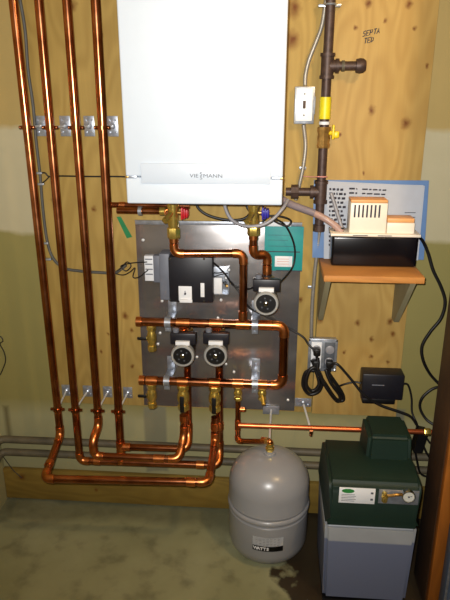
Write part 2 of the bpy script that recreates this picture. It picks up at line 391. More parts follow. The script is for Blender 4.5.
# ------------------------------------------------------------------ boiler
bl = thing('wall_boiler', 'white wall-hung condensing boiler with flat front and grey lettering', 'boiler', (-.195, -.018, 1.355))
x0, x1, zB = P(127, 203, .38).x, P(282, 205, .38).x, P(200, 204.5, .38).z
zS = P(200, 177.5, .382).z
MB().box(x0+.006, x1-.006, -.36, -.0185, zB+.01, 2.36, .006).build('casing', M['white'], bl)
MB().box(x0, x1, -.38, -.345, zS+.0012, 2.36, .005, 3).build('front_cover', M['white'], bl)
lo = MB().box(x0, x1, -.38, -.345, zB, zS-.0012, .005, 3).build('lower_cover', M['white'], bl)
fx0, fx1 = P(141, 175, .385).x, P(271, 175, .385).x; fz0, fz1 = P(200, 184, .385).z, P(200, 163.5, .385).z
fp = MB().box(fx0, fx1, -.3855, -.377, fz0, fz1, .002).build('control_flap', M['white_flap'], bl)
cx, cz = P(204, 176, .386).x, P(204, 176, .386).z
mb = MB(); mb.text('VIE', (cx-.0285, -.386, cz), .0145, sx=1.3); mb.text('MANN', (cx+.0255, -.386, cz), .0145, sx=1.3)
mb.text('S', (cx-.0085, -.386, cz+.0054), .0140, sx=1.3); mb.text('S', (cx-.0085, -.386, cz-.0054), .0140, sx=1.3)
mb.build('lettering', M['letter_grey'], fp)
for xx, w in ((x0, 1), (x1, -1)):
    zc = P(130, 177, .38).z
    n_ = MB().box(xx-.0006*w, xx+.032*w, -.3812, -.379, zc-.0035, zc+.0035, .0005).build('latch_slot', M['galv'], bl)
    MB().box(xx-.0010*w, xx+.008*w, -.3822, -.3805, zc-.0028, zc+.0028, .0004).build('latch', M['brass_dull'], n_)

# ------------------------------------------------------------------ backing sheet of the hydronic board
px0, px1 = P(139, 300, .02).x, P(299, 300, .02).x
pz0, pz1 = P(220, 408, .02).z, P(220, 221, .02).z
sh = thing('backing_sheet', 'grey sheet metal panel behind the pumps and copper manifolds', 'metal panel', ((px0+px1)/2, -.019, pz0))
MB().box(px0, px1, -.0205, -.0185, pz0, pz1, .0005).build('sheet', M['sheet'], sh)
MB().box(px0, px1, -.030, -.0206, pz1-.0015, pz1, .0004).box(px0, px1, -.0222, -.0206, pz1-.016, pz1-.0016, .0003).build('top_flange', M['galv'], sh)
for sx_, sy_ in [(162, 301), (160, 333), (158, 344), (221, 300), (218, 318), (143, 240), (298, 240), (146, 396), (288, 400), (234, 372), (226, 364), (197, 357)]:
    q = P(sx_, sy_, .021); MB().lathe((q.x, -.0205, q.z), (0, -1, 0), [(0, .0055), (.002, .0055), (.004, .003), (.0045, .0005)], 10).build('screw', M['zinc'], sh)

# ------------------------------------------------------------------ teal booklet on the sheet
q0, q1 = P(265, 226, .024), P(302, 271, .024)
tb = thing('teal_booklet', 'teal booklet with a white label tucked on the metal sheet below the boiler', 'booklet', ((q0.x+q1.x)/2, -.0225, q1.z))
MB().box(q0.x, q1.x, -.0265, -.0225, q1.z, q0.z, .0005).build('cover', M['teal'], tb)
l0, l1 = P(275, 256, .027), P(292, 267, .027)
MB().box(l0.x, l1.x, -.0272, -.0266, l1.z, l0.z, .0002).build('label', M['label'], tb)
w0, w1 = P(264, 221.5, .027), P(291, 226.5, .027)
MB().box(w0.x, w1.x, -.0285, -.0266, w1.z, w0.z, .0003).build('white_strip', M['label'], tb)
mb = MB()
for yy, xa, xb in ((235, 268, 292), (240, 268, 288), (246, 268, 296), (251.5, 267, 300), (270.5, 276, 302)):
    a, b_ = P(xa, yy, .027), P(xb, yy, .027); h_ = .0035 if yy > 250 else .0009
    mb.box(a.x, b_.x, -.0270, -.0266, a.z-h_/2, a.z+h_/2)
mb.build('lettering', M['ink'], tb)  # thin print rows plus two thicker plain dark bars
mb = MB()
for yy in (259, 261.5, 264): a, b_ = P(277, yy, .028), P(289, yy, .028); mb.box(a.x, b_.x, -.0275, -.0273, a.z-.0008, a.z+.0008)
mb.build('label_print', M['pink_wire'], tb)

# ------------------------------------------------------------------ four copper risers and their loops
XP = [-.802, -.731, -.644, -.562]; YR = -.13; r1 = .0143
q1 = P(61, 437, .13).z; zlow = .36
vx = [P(184, 420, .12).x, P(215, 420, .12).x]; ZV = P(184, 408, .12).z
rx = [P(188.5, 420, .085).x, P(219.5, 420, .085).x]
pz = P(200, 400, .12).z
L1 = pipe_run('copper_pipe', 'outermost copper riser at the far left, looping lowest and furthest forward at the bottom',
  [V(-.812, YR, 2.49), V(-.800, YR, .405), V(-.794, -.335, .350), V(vx[1]-.004, -.325, .362), V(vx[1], -.125, .405), V(vx[1], -.125, ZV-.03)], r1,
  collars=[((-.797, -.27, .368), (0, -1, -.2), .02), ((-.26, -.327, .361), (1, 0, 0), .03), ((vx[1], -.125, .47), (0, 0, 1), .03)], group=None)
z2 = P(85, 461, .13).z
L2 = pipe_run('copper_pipe', 'second copper riser from the left, turning right just above the plywood baseboard',
  [V(-.727, YR, 2.49), V(XP[1], YR, z2), V(rx[1], -.135, z2+.012), V(rx[1], -.085, z2+.05), V(rx[1], -.085, .70)], r1,
  collars=[((-.66, -.13, z2+.002), (1, 0, 0), .025), ((-.25, -.134, z2+.01), (1, 0, 0), .03), ((rx[1], -.085, .45), (0, 0, 1), .03)])
z3 = P(120, 457, .19).z
L3 = pipe_run('copper_pipe', 'third copper riser from the left, kinking forward below its clamp before turning right',
  [V(-.639, YR, 2.49), V(-.644, YR, .455), V(-.652, -.19, .425), V(-.652, -.19, z3), V(vx[0]-.012, -.19, z3+.003), V(vx[0], -.125, z3+.07), V(vx[0], -.125, ZV-.03)], r1,
  collars=[((-.40, -.19, z3+.001), (1, 0, 0), .04), ((vx[0], -.125, .50), (0, 0, 1), .025)])
z4 = P(150, 448, .13).z
L4 = pipe_run('copper_pipe', 'fourth copper riser from the left, nearest the boiler, ending in a capped stub',
  [V(-.546, YR, 2.49), V(-.564, YR, z4-.072)], r1*1.06,
  collars=[((-.563, YR, z4), (0, 0, 1), .05), ((-.564, YR, z4-.064), (0, 0, 1), .016)])
ln, cs = fillet([V(-.563, YR, z4), V(rx[0], -.13, z4+.004), V(rx[0], -.085, z4+.05), V(rx[0], -.085, .70)], .028)
MB().tube(ln, r1*.95, 16).build('branch_pipe', M['copper'], L4)
for a, arc, b_ in cs: MB().tube([a]+arc+[b_], r1*1.1, 16).build('elbow', M['solder'], L4)
MB().tube([V(-.555, YR, z4), V(-.525, YR, z4)], r1*1.13, 16).build('coupling', M['solder'], L4)

# pipe clamps: square zinc plate on the plywood, rod, copper split ring
def clamp(label, x, z, xp, group, zr=None, hh=.034, offp=-.0182, ring_y=YR, rod_r=.0035, wide=False, ring_r=.0165):
    t = thing('pipe_clamp', label, 'clamp', (x, offp, z), group)
    w, h = (.032, .018) if wide else (.0185, hh)
    mb = MB(); mb.box(x-w, x+w, offp-.004, offp, z-h, z+h, .001)
    for a in (-1, 1):
        for b_ in (-1, 1): mb.lathe((x+a*w*.62, offp-.004, z+b_*h*.6), (0, -1, 0), [(0, .0045), (.003, .004), (.0035, .001)], 8)
    mb.lathe((x, offp-.004, z), (0, -1, 0), [(0, .010), (.008, .009), (.010, .006)], 10)
    mb.build('mounting_plate', M['galv'], t)
    MB().tube([V(x, offp-.004, z), V(xp, ring_y+ring_r*.9, z if zr is None else zr)], rod_r, 8).build('rod', M['zinc'], t)
    zz0 = z if zr is None else zr
    ax = V(1, 0, 0) if wide else V(0, 0, 1); sd = V(0, 0, 1) if wide else V(1, 0, 0); cc_ = V(xp, ring_y, zz0)
    mb = MB(); mb.tube([cc_-ax*.006, cc_+ax*.006], ring_r+.0012, 20)
    for s_ in (-1, 1):
        e0 = cc_+sd*s_*(ring_r-.002); e1 = cc_+sd*s_*(ring_r+.010)
        mb.tube([e0, e1], .0055, 8); mb.lathe(cc_+sd*s_*(ring_r+.006)+V(0, -.004, 0), (0, -1, 0), [(0, .0035), (.004, .003), (.005, .001)], 8)
    mb.build('split_ring', M['copper'], t)
    return t
ordn = ['leftmost', 'second', 'third', 'fourth']
for i, xp in enumerate([-.8065, -.7288, -.6417, -.5555]):
    clamp('upper zinc clamp plate with copper ring on the %s riser from the left' % ordn[i], P((41.5, 65.5, 89.5, 113)[i], 126, .018).x, P(42, 126, .018).z, xp, 'upper riser clamps')
for i, xp in enumerate([-.801, -.731, -.644, -.5635]):
    clamp('lower zinc clamp with slanting rod on the %s riser from the left' % ordn[i], P((67, 88, 108, 128)[i], 393, .018).x, P(68, 390, .018).z, xp, zr=P(57, 409, .13).z, hh=.024, group= 'lower riser clamps')

# ------------------------------------------------------------------ manifolds (one closed loop of copper)
zU, zL = P(210, 323.5, .125).z, P(210, 382.5, .125).z; YM = -.125; rm = .0160
xl = P(137.5, 322, .125).x; xr = P(283.5, 350, .125).x
mf = thing('copper_manifold', 'thick copper manifold loop with upper and lower horizontal headers joined at the right', 'pipe', (xl, YM, zU))
ln, cs = fillet([V(xl, YM, zU), V(xr, YM, zU), V(xr, YM, zL), V(xl+.004, YM, zL)], .032)
MB().tube(ln, rm, 20).build('header', M['copper'], mf)
for a, arc, b_ in cs: MB().tube([a]+arc+[b_], rm*1.12, 20).build('elbow', M['solder'], mf)
for z in (zU, zL): MB().tube([V(xl-.004, YM, z), V(xl+.016, YM, z)], rm*1.12, 20).build('end_cap', M['solder'], mf)
x3 = P(266, 300, .13).x; xd = P(243, 290, .13).x; pxs = [P(182.5, 356, .16).x, P(215.5, 356, .16).x]
for x in (xd, x3, *pxs): MB().tube([V(x-.024, YM, zU), V(x+.024, YM, zU)], rm*1.12, 20).build('tee', M['solder'], mf)
for x in (*vx, P(152, 385, .125).x, P(238, 385, .125).x, P(261.5, 385, .125).x): MB().tube([V(x-.02, YM, zL), V(x+.02, YM, zL)], rm*1.1, 20).build('tee', M['solder'], mf)

def bracket(label, x, z):
    t = thing('manifold_bracket', label, 'bracket', (x, -.0215, z+.02), 'manifold brackets')
    w = .0155
    mb = MB(); mb.box(x-w, x+w, -.0245, -.0212, z-.005, z+.055, .001)
    mb.box(x-w, x+w, YM+.017, -.0245, z-.003, z+.001, .0006)
    mb.lathe((x, -.0245, z+.032), (0, -1, 0), [(0, .007), (.005, .0065), (.006, .002)], 6)
    mb.build('angle', M['galv'], t)
    mb = MB(); mb.tube([V(x-.011, YM, z), V(x+.011, YM, z)], rm*1.12+.0022, 22)
    mb.box(x-.011, x+.011, YM-.004, YM+.004, z-.034, z-.014, .001)
    mb.lathe((x, YM-.004, z-.027), (0, -1, 0), [(0, .006), (.004, .0055), (.0045, .002)], 6)
    mb.build('strap', M['galv'], t)
bracket('zinc bracket strapping the upper header under the black control box', P(168, 322, .125).x, zU)
bracket('zinc bracket strapping the upper header under the right-hand pump', P(255, 325, .125).x, zU)
bracket('zinc bracket strapping the lower header at its left end', P(167, 382, .125).x, zL)
bracket('bright zinc bracket strapping the lower header at its right end', P(255, 386, .125).x, zL)

# ------------------------------------------------------------------ pumps
def make_pump(label, x, z, yax):
    t = thing('circulator_pump', label, 'pump', (x, yax, z), 'circulator pumps')
    R_ = .0405
    MB().lathe((x, yax+.03, z), (0, -1, 0), [(0, .026), (.008, .034), (.045, .036), (.05, .030)], 24)\
        .tube([V(x, yax, z-.062), V(x, yax, z+.072)], .0175, 16).build('volute', M['pump_body'], t)
    for s_ in (-1, 1):
        zz_ = z+(.058 if s_ > 0 else -.058)
        MB().hexa((x, yax, zz_-.008), (0, 0, 1), .016, .026).build('union_nut', M['brass_dull'], t)
    yf = yax-.110
    MB().lathe((x, yax-.018, z), (0, -1, 0), [(0, R_*.9), (.01, R_*.93), (.080, R_*.93), (.084, R_*.8)], 28).build('motor', M['black'], t)
    rg = MB(); rg.lathe((x, yax-.076, z), (0, -1, 0), [(0, R_), (.02, R_+.0015), (.026, R_+.0012), (.030, R_-.002), (.030, R_-.007), (.020, R_-.0075), (.019, R_-.02)], 32).build('face_ring', M['pump_ring'], t)
    pl = MB().lathe((x, yax-.094, z), (0, -1, 0), [(0, R_-.0078), (.006, R_-.0085), (.007, R_-.012)], 28).build('face_plate', M['black_gloss'], t)
    MB().lathe((x, yax-.101, z), (0, -1, 0), [(0, .008), (.004, .008), (.006, .005)], 14).build('vent_screw', M['chrome'], pl)
    mb = MB()
    for k in range(5):
        a = math.radians(40+k*62)
        mb.lathe((x+math.cos(a)*.019, yax-.101, z+math.sin(a)*.019), (0, -1, 0), [(0, .0035), (.0012, .003)], 8)
    mb.box(x-.014, x+.014, yax-.1018, yax-.1010, z+.013, z+.0185, .0003)
    mb.build('lettering', M['letter_grey'], pl)
    bx = MB().box(x-.046, x+.046, yax-.085, yax-.053, z+.036, z+.078, .004).build('terminal_box', M['black_box'], t)  # real box, widened so its black also stands for the shade around it
    MB().box(x-.025, x+.025, yax-.098, yax-.074, z+.0385, z+.052, .001).build('label_plate', M['label'], bx)
    MB().lathe((x-.027, yax-.068, z+.078), (0, 0, 1), [(0, .011), (.012, .011), (.014, .008)], 12).build('cable_gland', M['grey_box'], bx)
    return t
for px_, py_, lb in ((182.5, 356, 'left circulator pump of the lower pair, grey ringed black face'), (215.5, 356, 'right circulator pump of the lower pair, grey ringed black face')):
    q = P(px_, py_, .19)
    pmp = make_pump(lb, q.x, q.z, -.088)
q3 = P(266, 304, .23); make_pump('upper circulator pump hanging under the booklet on the right', q3.x, q3.z, -.125)
# short copper tails above the lower pumps
for i, x in enumerate(pxs):
    q = P((182.5, 215.5)[i], 356, .19)
    pipe_run('pipe_tail', ('left' if i == 0 else 'right')+' short copper tail joining a lower pump to the upper header', [V(x, YM, zU-.012), V(x, -.108, zU-.035), V(q.x, -.088, q.z+.07)], .0135, rad=.01)

# ------------------------------------------------------------------ valves below the boiler
def union_down(t, x, y, z1, z0, r, mat='brass'):
    """stack of nuts and reducers from z1 (top) to z0"""
    l = z1-z0
    MB().hexa((x, y, z1), (0, 0, -1), l*.22, r*1.5).build('union_nut', M[mat], t)
    MB().lathe((x, y, z1-l*.2), (0, 0, -1), [(0, r*1.25), (l*.15, r*1.4), (l*.3, r*1.1), (l*.5, r*1.25), (l*.62, r*1.0)], 18).build('valve_body', M[mat], t)
    MB().hexa((x, y, z0+l*.22), (0, 0, -1), l*.2, r*1.45).build('union_nut', M[mat], t)
YB = -.15
for k, (label, X0, hx, hm, pts) in enumerate([
    ('copper supply pipe leaving the boiler at the left below a brass valve', P(173.5, 230, .15).x, 184.5, 'red', [(174, 238), (174, 254), (243, 254.5), (243, 318)]),
    ('short stepped copper pipe from the brass valve under the boiler to the upper pump', P(253.5, 230, .15).x, 265, 'blue', [(253.5, 235), (253.5, 255), (267, 256), (267, 276)])]):
    c3 = [P(a, b_, .15) for a, b_ in pts]
    c3[0].x = X0; c3[1].x = X0; c3[1].z = c3[2].z = (c3[1].z+c3[2].z)/2
    if k == 0: c3[2].x = xd; c3[3] = V(xd, YM, zU+.014)
    else: c3[2].x = q3.x; c3[3] = V(q3.x, -.125, q3.z+.07)
    c3[2].y = c3[3].y
    t = pipe_run('copper_pipe', label, c3, .0138, collars=[(c3[0], (0, 0, 1), .03), (V(c3[3].x, c3[3].y, c3[3].z+.02), (0, 0, 1), .03)])
    zt = P(200, 204.5, .15).z+.01
    v = thing('isolation_valve', 'brass isolation valve under the boiler with '+hm+' handle', 'valve', (X0, YB, c3[0].z))
    union_down(v, X0, YB, zt+.05, c3[0].z-.004, .015)
    MB().tube([V(X0-.002, YB-.008, zt-.035), V(X0-.018, YB-.04, zt-.055)], .009, 12).lathe((X0-.018, YB-.04, zt-.055), (-.4, -1, -.5), [(0, .011), (.008, .011), (.01, .006)], 6).build('drain_port', M['brass'], v)
    hc = P(hx, 213, .15)
    mb = MB(); mb.lathe((X0+.012, YB, hc.z), (1, 0, 0), [(0, .006), (max(hc.x-X0-.016, .008), .006)], 10)
    mb.build('stem', M['brass_dull'], v)
    mb = MB()
    for a in range(3):
        mb.box(hc.x-.010+a*.008, hc.x-.004+a*.008, YB-.018, YB+.018, hc.z-.020+a*.003, hc.z+.020-a*.003, .002)
    mb.box(hc.x-.012, hc.x+.014, YB-.008, YB+.008, hc.z-.01, hc.z+.01, .002)
    mb.build('handle', M[hm], v)

# copper / brass lines entering under the boiler at the left
zz1 = P(120, 205, .06).z
pipe_run('copper_pipe', 'upper short brown copper pipe running left from under the boiler', [V(P(111, 203, .06).x, -.06, zz1), V(P(190, 205, .06).x, -.06, zz1+.0)], .010, collars=[((P(122, 203, .06).x, -.06, zz1), (1, 0, 0), .02)])
zz2 = P(140, 211, .10).z
t = pipe_run('copper_pipe', 'lower short copper pipe with pale collar running left from the red handled valve', [V(P(117, 211, .10).x, -.10, zz2), V(P(167, 212, .10).x, -.10, zz2), V(P(171, 212, .1).x, -.145, zz2)], .0105, rad=.012, mat='copper')
MB().tube([V(P(138.5, 211, .1).x, -.10, zz2), V(P(142, 211, .1).x, -.10, zz2)], .016, 16).build('collar', M['galv'], t)
MB().tube([V(P(160, 211, .1).x, -.10, zz2), V(P(166, 211, .1).x, -.10, zz2)], .015, 16).build('coupling', M['brass'], t)
a = P(119, 217, .02); b_ = P(130, 238, .02)
o = MB().prism([V(a.x-.009, -.0181, a.z), V(a.x+.006, -.0181, a.z+.002), V(b_.x+.008, -.0181, b_.z+.004), V(b_.x-.012, -.0181, b_.z-.002)], (0, -.0012, 0)).build('tape_strip', M['green_tape'], base=True)
tag(o, 'strip of green tape stuck slantwise on the plywood left of the metal sheet', 'tape')

# ------------------------------------------------------------------ valves hanging from / sitting on headers
def ball_valve(name_label, x, y, ztop, l, r, handle=None, mat='brass', top_nut=True):
    t = thing('ball_valve', name_label, 'valve', (x, y, ztop-l), 'brass valves on the lower header')
    MB().hexa((x, y, ztop), (0, 0, -1), l*.2, r*1.45).build('union_nut', M[mat], t)
    MB().lathe((x, y, ztop-l*.18), (0, 0, -1), [(0, r), (l*.08, r*1.15), (l*.22, r*1.5), (l*.4, r*1.5), (l*.52, r*1.1), (l*.64, r)], 20).build('valve_body', M[mat], t)
    MB().hexa((x, y, ztop-l*.78), (0, 0, -1), l*.22, r*1.4).build('union_nut', M[mat], t)
    if handle == 'front':
        MB().lathe((x, y-r*1.3, ztop-l*.38), (0, -1, 0), [(0, r*.5), (.014, r*.5)], 10).build('stem', M[mat], t)
        MB().box(x-.008, x+.008, y-r*1.3-.018, y-r*1.3-.012, ztop-l*.92, ztop-l*.3, .002).build('lever', M['black'], t)
    elif handle == 'left':
        MB().lathe((x-r, y, ztop-l*.5), (-1, 0, 0), [(0, r*.5), (.010, r*.5)], 10).build('stem', M[mat], t)
        MB().box(x-.052, x-r-.006, y-.010, y-.003, ztop-l*.5-.005, ztop-l*.5+.005, .002).build('lever', M['black'], t)
    return t
lvl = ZV
for i, x in enumerate(vx):
    ball_valve('brass ball valve with black lever, under the %s lower pump' % ('left' if i == 0 else 'right'), x, YM, zL-.013, .105, .0155, 'front')
x_ = P(152, 400, .125).x
ball_valve('brass drain valve with black lever pointing left, below the lower header end', x_, YM, zL-.013, .10, .0125, 'left')
x_ = P(152, 345, .125).x
t = ball_valve('brass drain valve with black lever pointing left, below the upper header end', x_, YM, zU-.013, .10, .0115, 'left')
t['group'] = 'brass valves on the upper header'
xv = P(238, 395, .125).x
ball_valve('small brass valve on the lower header above the tank pipe', xv, YM, zL-.013, .055, .0105)
xv2 = P(262, 395, .125).x
t = ball_valve('small brass boiler drain with round outlet, right of the tank pipe', xv2, YM, zL-.013, .05, .0105)
MB().tube([V(xv2, YM-.008, zL-.04), V(xv2+.008, YM-.035, zL-.066)], .008, 12).build('spout', M['brass'], t)

# fill line and tank connection
tz = P(240, 426, .14).z
zk = P(238, 441, .13).z; zk2 = P(269, 441.5, .20).z
TX, TY, TR = .017, -.20, .150
fl_ = pipe_run('copper_pipe', 'copper pipe dropping from the small valve to the top of the expansion tank',
   [V(xv, YM, zL-.065), V(xv, YM-.005, zk), V(TX, TY, zk2), V(TX, TY, .450)], .0095, rad=.012,
   collars=[((xv, YM-.003, tz), (0, 0, 1), .04), ((xv, YM-.003, zk+.06), (0, 0, 1), .025), ((TX-.022, TY+.014, zk2-.004), (1, -.55, .2), .02)])
MB().lathe((xv+.008, YM-.003, zL-.105), (1, 0, 0), [(0, .009), (.018, .009), (.022, .006)], 12).build('tee_branch', M['solder'], fl_)
xe = P(433, 432, .14).x
fd = pipe_run('copper_pipe', 'bright copper feed pipe running right to the timber stud above the green feeder',
   [V(xv+.004, -.134, tz), V(.72, -.134, P(430, 432, .134).z), V(.72, .004, P(430, 432, .134).z)], .0095, mat='copper_bright')
MB().hexa((xe-.03, -.134, P(430, 432, .134).z), (1, 0, 0), .022, .014).build('union_nut', M['brass'], fd)
q = P(303, 402, .018); g = P(311, 431, .134)
def rod_clamp(label, qx, qz, gx, gy):
    t = clamp(label, qx, q.z, gx, zr=qz, group= 'wall clamps of the feed line', wide=True, ring_y=gy, ring_r=.0105, rod_r=.0042); return t
rod_clamp('wide zinc clamp plate with rod, below the outlet box, holding the feed pipe', q.x, P(311, 431, .134).z, g.x, -.134)
WORG_last = None
qq = P(272, 441, .16)
zc_ = P(271, 411, .0).z
t = thing('pipe_clamp', 'wide zinc clamp plate with long rod at the bottom edge of the metal sheet', 'clamp', (P(271, 411, .02).x, -.0212, zc_), 'wall clamps of the feed line')
xx = P(271, 411, .02).x
mb = MB(); mb.box(xx-.032, xx+.032, -.0255, -.0212, pz0-.016, pz0+.020, .001)
for s_ in (-1, 1): mb.lathe((xx+s_*.022, -.0255, pz0+.012), (0, -1, 0), [(0, .0045), (.003, .004), (.0035, .001)], 8)
mb.build('mounting_plate', M['galv'], t)
MB().tube([V(xx, -.0255, pz0+.003), V(TX-.002, TY+.012, zk2+.002)], .0042, 8).build('rod', M['zinc'], t)
MB().tube([V(TX-.016, TY+.008, zk2-.002), V(TX-.004, TY+.002, zk2)], .0125, 14).build('split_ring', M['brass_dull'], t)

# ------------------------------------------------------------------ black control box with dial, its transformer, junction box
a, b_ = P(168, 257, .10), P(213, 303, .10)
cb = thing('control_box', 'dark control box with small white dial label and grey side on the metal sheet', 'control box', ((a.x+b_.x)/2, -.0215, b_.z))
MB().box(a.x, b_.x, -.10, -.045, b_.z, a.z, .004).build('cover', M['black_box'], cb)
g0 = P(159.5, 254, .07)
MB().box(g0.x, a.x+.002, -.088, -.0212, b_.z+.002, a.z+.008, .004).box(a.x-.002, b_.x-.01, -.045, -.0212, b_.z+.006, a.z-.006, .003).build('back_case', M['grey_box'], cb)
k0, k1 = P(178.5, 286, .1), P(192, 301, .1)
lb = MB().box(k0.x, k1.x, -.1015, -.0998, k1.z, k0.z, .0005).build('dial_label', M['label'], cb)
cx, cz = (k0.x+k1.x)/2, (k0.z+k1.z)/2
MB().box(k0.x+.004, k1.x+.002, -.110, -.1012, k1.z-.004, k1.z+.006, .001).build('dial_tab', M['label'], lb)
MB().lathe((cx, -.1016, cz), (0, -1, 0), [(0, .004), (.006, .0035)], 10).box(cx-.001, cx+.001, -.105, -.1016, cz, cz+.011).build('pointer', M['ink'], lb)
k0, k1 = P(200.5, 283, .1), P(204.5, 297, .1)
MB().box(k0.x, k1.x, -.1012, -.0998, k1.z, k0.z, .0003).build('paper_label', M['label'], cb)
mb = MB()
for qx, qy in ((170, 259), (204, 259), (170, 300), (204, 301)):
    q = P(qx, qy, .1); mb.lathe((q.x, -.0998, q.z), (0, -1, 0), [(0, .004), (.003, .003)], 10)
mb.build('screw', M['chrome'], cb)

a, b_ = P(144, 256, .045), P(154, 281, .045)
wb = thing('terminal_strip', 'small white terminal block left of the dark control box', 'terminal block', ((a.x+b_.x)/2, -.0212, b_.z))
MB().box(a.x, b_.x, -.045, -.0212, b_.z, a.z, .001).build('block', M['label'], wb)
MB().box(b_.x+.0005, g0.x-.001, -.050, -.0212, b_.z-.004, a.z+.003, .002).build('grey_housing', M['grey_box'], wb)
mb = MB()
for yy in (259, 264, 269, 274): q = P(149, yy, .046); mb.box(a.x+.003, b_.x-.003, -.0465, -.0449, q.z-.003, q.z+.001)
mb.build('slot', M['grey_box'], wb)

jb = thing('junction_box', 'open junction box with pale cable ends right of the dark control box', 'junction box', (P(222, 280, .03).x, -.0212, P(222, 295, .03).z))
a, b_ = P(208, 268, .05), P(229, 295, .05)
MB().box(a.x, b_.x, -.030, -.0212, b_.z, a.z, .001).box(a.x, a.x+.003, -.05, -.030, b_.z, a.z).box(b_.x-.003, b_.x, -.05, -.030, b_.z, a.z).box(a.x, b_.x, -.05, -.030, b_.z, b_.z+.003).build('box', M['galv'], jb)
a, b_ = P(214, 278, .055), P(222, 294, .055)
MB().box(a.x, b_.x, -.055, -.032, b_.z, a.z, .001).build('relay', M['label'], jb)
for qx, qy, mt_ in ((211, 272, 'label'), (228, 271, 'label'), (225, 279, 'label'), (210, 278, 'grey_hose'), (226, 287, 'brass_dull'), (224, 284, 'black')):
    q = P(qx, qy, .055); MB().lathe((q.x, -.036, q.z), (.2, -1, .2), [(0, .006), (.012, .007), (.02, .004)], 8).build('wire_nut', M[mt_], jb)
MB().tube(smoothline([P(208, 271, .05), P(216, 273, .06), P(224, 272, .055)]), .002, 6).tube(smoothline([P(210, 279, .05), P(219, 275, .06), P(228, 273, .055)]), .002, 6).build('wire', M['cable'], jb)

# ------------------------------------------------------------------ gas pipe
xg = P(325, 100, .06).x; YG = -.062; rg_ = .0165
xg_a, xg_b = P(328.5, 10, .062).x, P(320.5, 225, .062).x
xg = (xg_a+xg_b)/2
gp = thing('gas_pipe', 'dark iron gas pipe dropping down the plywood right of the boiler', 'pipe', (xg, YG, P(320, 232, .06).z))
zb_ = P(320, 231, .062).z; zt1 = P(330, 66, .062).z; zt2 = P(321, 192, .062).z
MB().tube([V(xg, YG, 2.49), V(xg, YG, zb_+.01)], rg_*.92, 18).build('riser', M['iron'], gp)
MB().tube([V(xg, YG, zb_), V(xg, YG, zb_+.022)], rg_*1.25, 18).build('drip_cap', M['iron'], gp)
def tee(z, s_, L_):
    mb = MB(); mb.tube([V(xg, YG, z-.038), V(xg, YG, z+.038)], rg_*1.22, 18)
    for e_ in (-.038, .028): mb.tube([V(xg, YG, z+e_), V(xg, YG, z+e_+.010)], rg_*1.42, 18)
    mb.tube([V(xg, YG, z), V(xg+s_*.034, YG, z)], rg_*1.15, 16).tube([V(xg+s_*.026, YG, z), V(xg+s_*.036, YG, z)], rg_*1.35, 18)
    mb.build('tee', M['iron'], gp)
    MB().tube([V(xg+s_*.03, YG, z), V(xg+s_*L_, YG, z)], rg_*.85, 16).build('branch_pipe', M['iron'], gp)
tee(zt1, 1, P(357, 66, .062).x-xg)
xc = P(356, 66, .062).x
MB().lathe((xc, YG, zt1), (1, 0, 0), [(0, .021), (.012, .023), (.022, .022), (.030, .016), (.030, .010)], 18).build('end_cap', M['iron'], gp)
MB().tube([V(xg+.045, YG, zt1), V(xg+.054, YG, zt1)], rg_*1.0, 16).build('thread_band', M['grey_pvc'], gp)
tee(zt2, -1, .118)
MB().tube([V(xg-.075, YG, zt2), V(xg-.100, YG, zt2)], .024, 8).build('union_nut', M['iron'], gp)
ya, yb2 = P(325, 97, .062).z, P(325, 119, .062).z
MB().tube([V(xg, YG, yb2), V(xg, YG, ya)], rg_*1.12, 18).build('yellow_tape', M['yellow'], gp)
MB().tube([V(xg, YG, P(324, 124.5, .06).z), V(xg, YG, P(324, 121.5, .06).z)], rg_*1.05, 18).build('white_tape', M['label'], gp)
v0, v1 = P(323, 148, .062).z, P(323, 127, .062).z
MB().lathe((xg, YG, v0), (0, 0, 1), [(0, .020), (.012, .022), (.018, .019), (.03, .021), (.045, .019), (v1-v0-.012, .022), (v1-v0, .021)], 8).build('gas_valve', M['brass_dull'], gp)
zh = P(333, 133, .062).z
MB().tube([V(xg+.015, YG, zh), V(xg+.028, YG, zh)], .007, 10).box(xg+.026, xg+.034, YG-.012, YG+.012, zh-.020, zh+.026, .003).box(xg+.032, xg+.050, YG-.010, YG+.010, zh-.016, zh+.006, .005).build('yellow_handle', M['yellow_handle'], gp)
wz = P(322, 177, .07).z
MB().torus((xg, YG, wz), (0, .1, 1), rg_*1.08, .0022).tube([V(xg+.005, YG-.018, wz), V(xg-.03, -.045, wz-.003), V(xg-.06, -.022, wz-.004)], .0018, 6).build('bonding_wire', M['pink_wire'], gp)
zc_ = P(330, 5, .05).z
MB().torus((xg, YG, zc_), (0, 0, 1), rg_*1.05, .003).box(xg-.035, xg+.035, -.046, -.0185, zc_-.004, zc_+.004, .001).build('hanger', M['galv'], gp)

# ------------------------------------------------------------------ flexible conduit + boxes
def flex(name, label, pts, r=.0075):
    ln = smoothline(pts, 10); L_ = [ln[0]]
    # even resample
    out = []; step = .0032; acc = 0
    for i in range(len(ln)-1):
        seg = (ln[i+1]-ln[i]).length; t_ = acc
        while t_ < seg: out.append(ln[i].lerp(ln[i+1], t_/seg)); t_ += step
        acc = t_-seg
    rs = [r*(1.0 if (k % 2) else .80) for k in range(len(out))]
    return tag(MB().tube(out, rs, 10).build(name, M['steel_conduit'], base=True, smooth=80), label, 'conduit')
zsw1, zsw0 = P(305, 86.5, .05).z, P(305, 124, .05).z
sxa, sxb = P(294.5, 105, .05).x, P(314.5, 105, .05).x
sw = thing('light_switch', 'white switch plate on a grey metal box beside the gas pipe', 'switch', ((sxa+sxb)/2, -.0185, zsw0))
MB().box(sxa, sxb, -.050, -.0185, zsw0, zsw1, .002).box(sxb-.002, sxb+.004, -.03, -.0185, zsw0+.03, zsw1-.03, .001).build('back_box', M['galv'], sw)
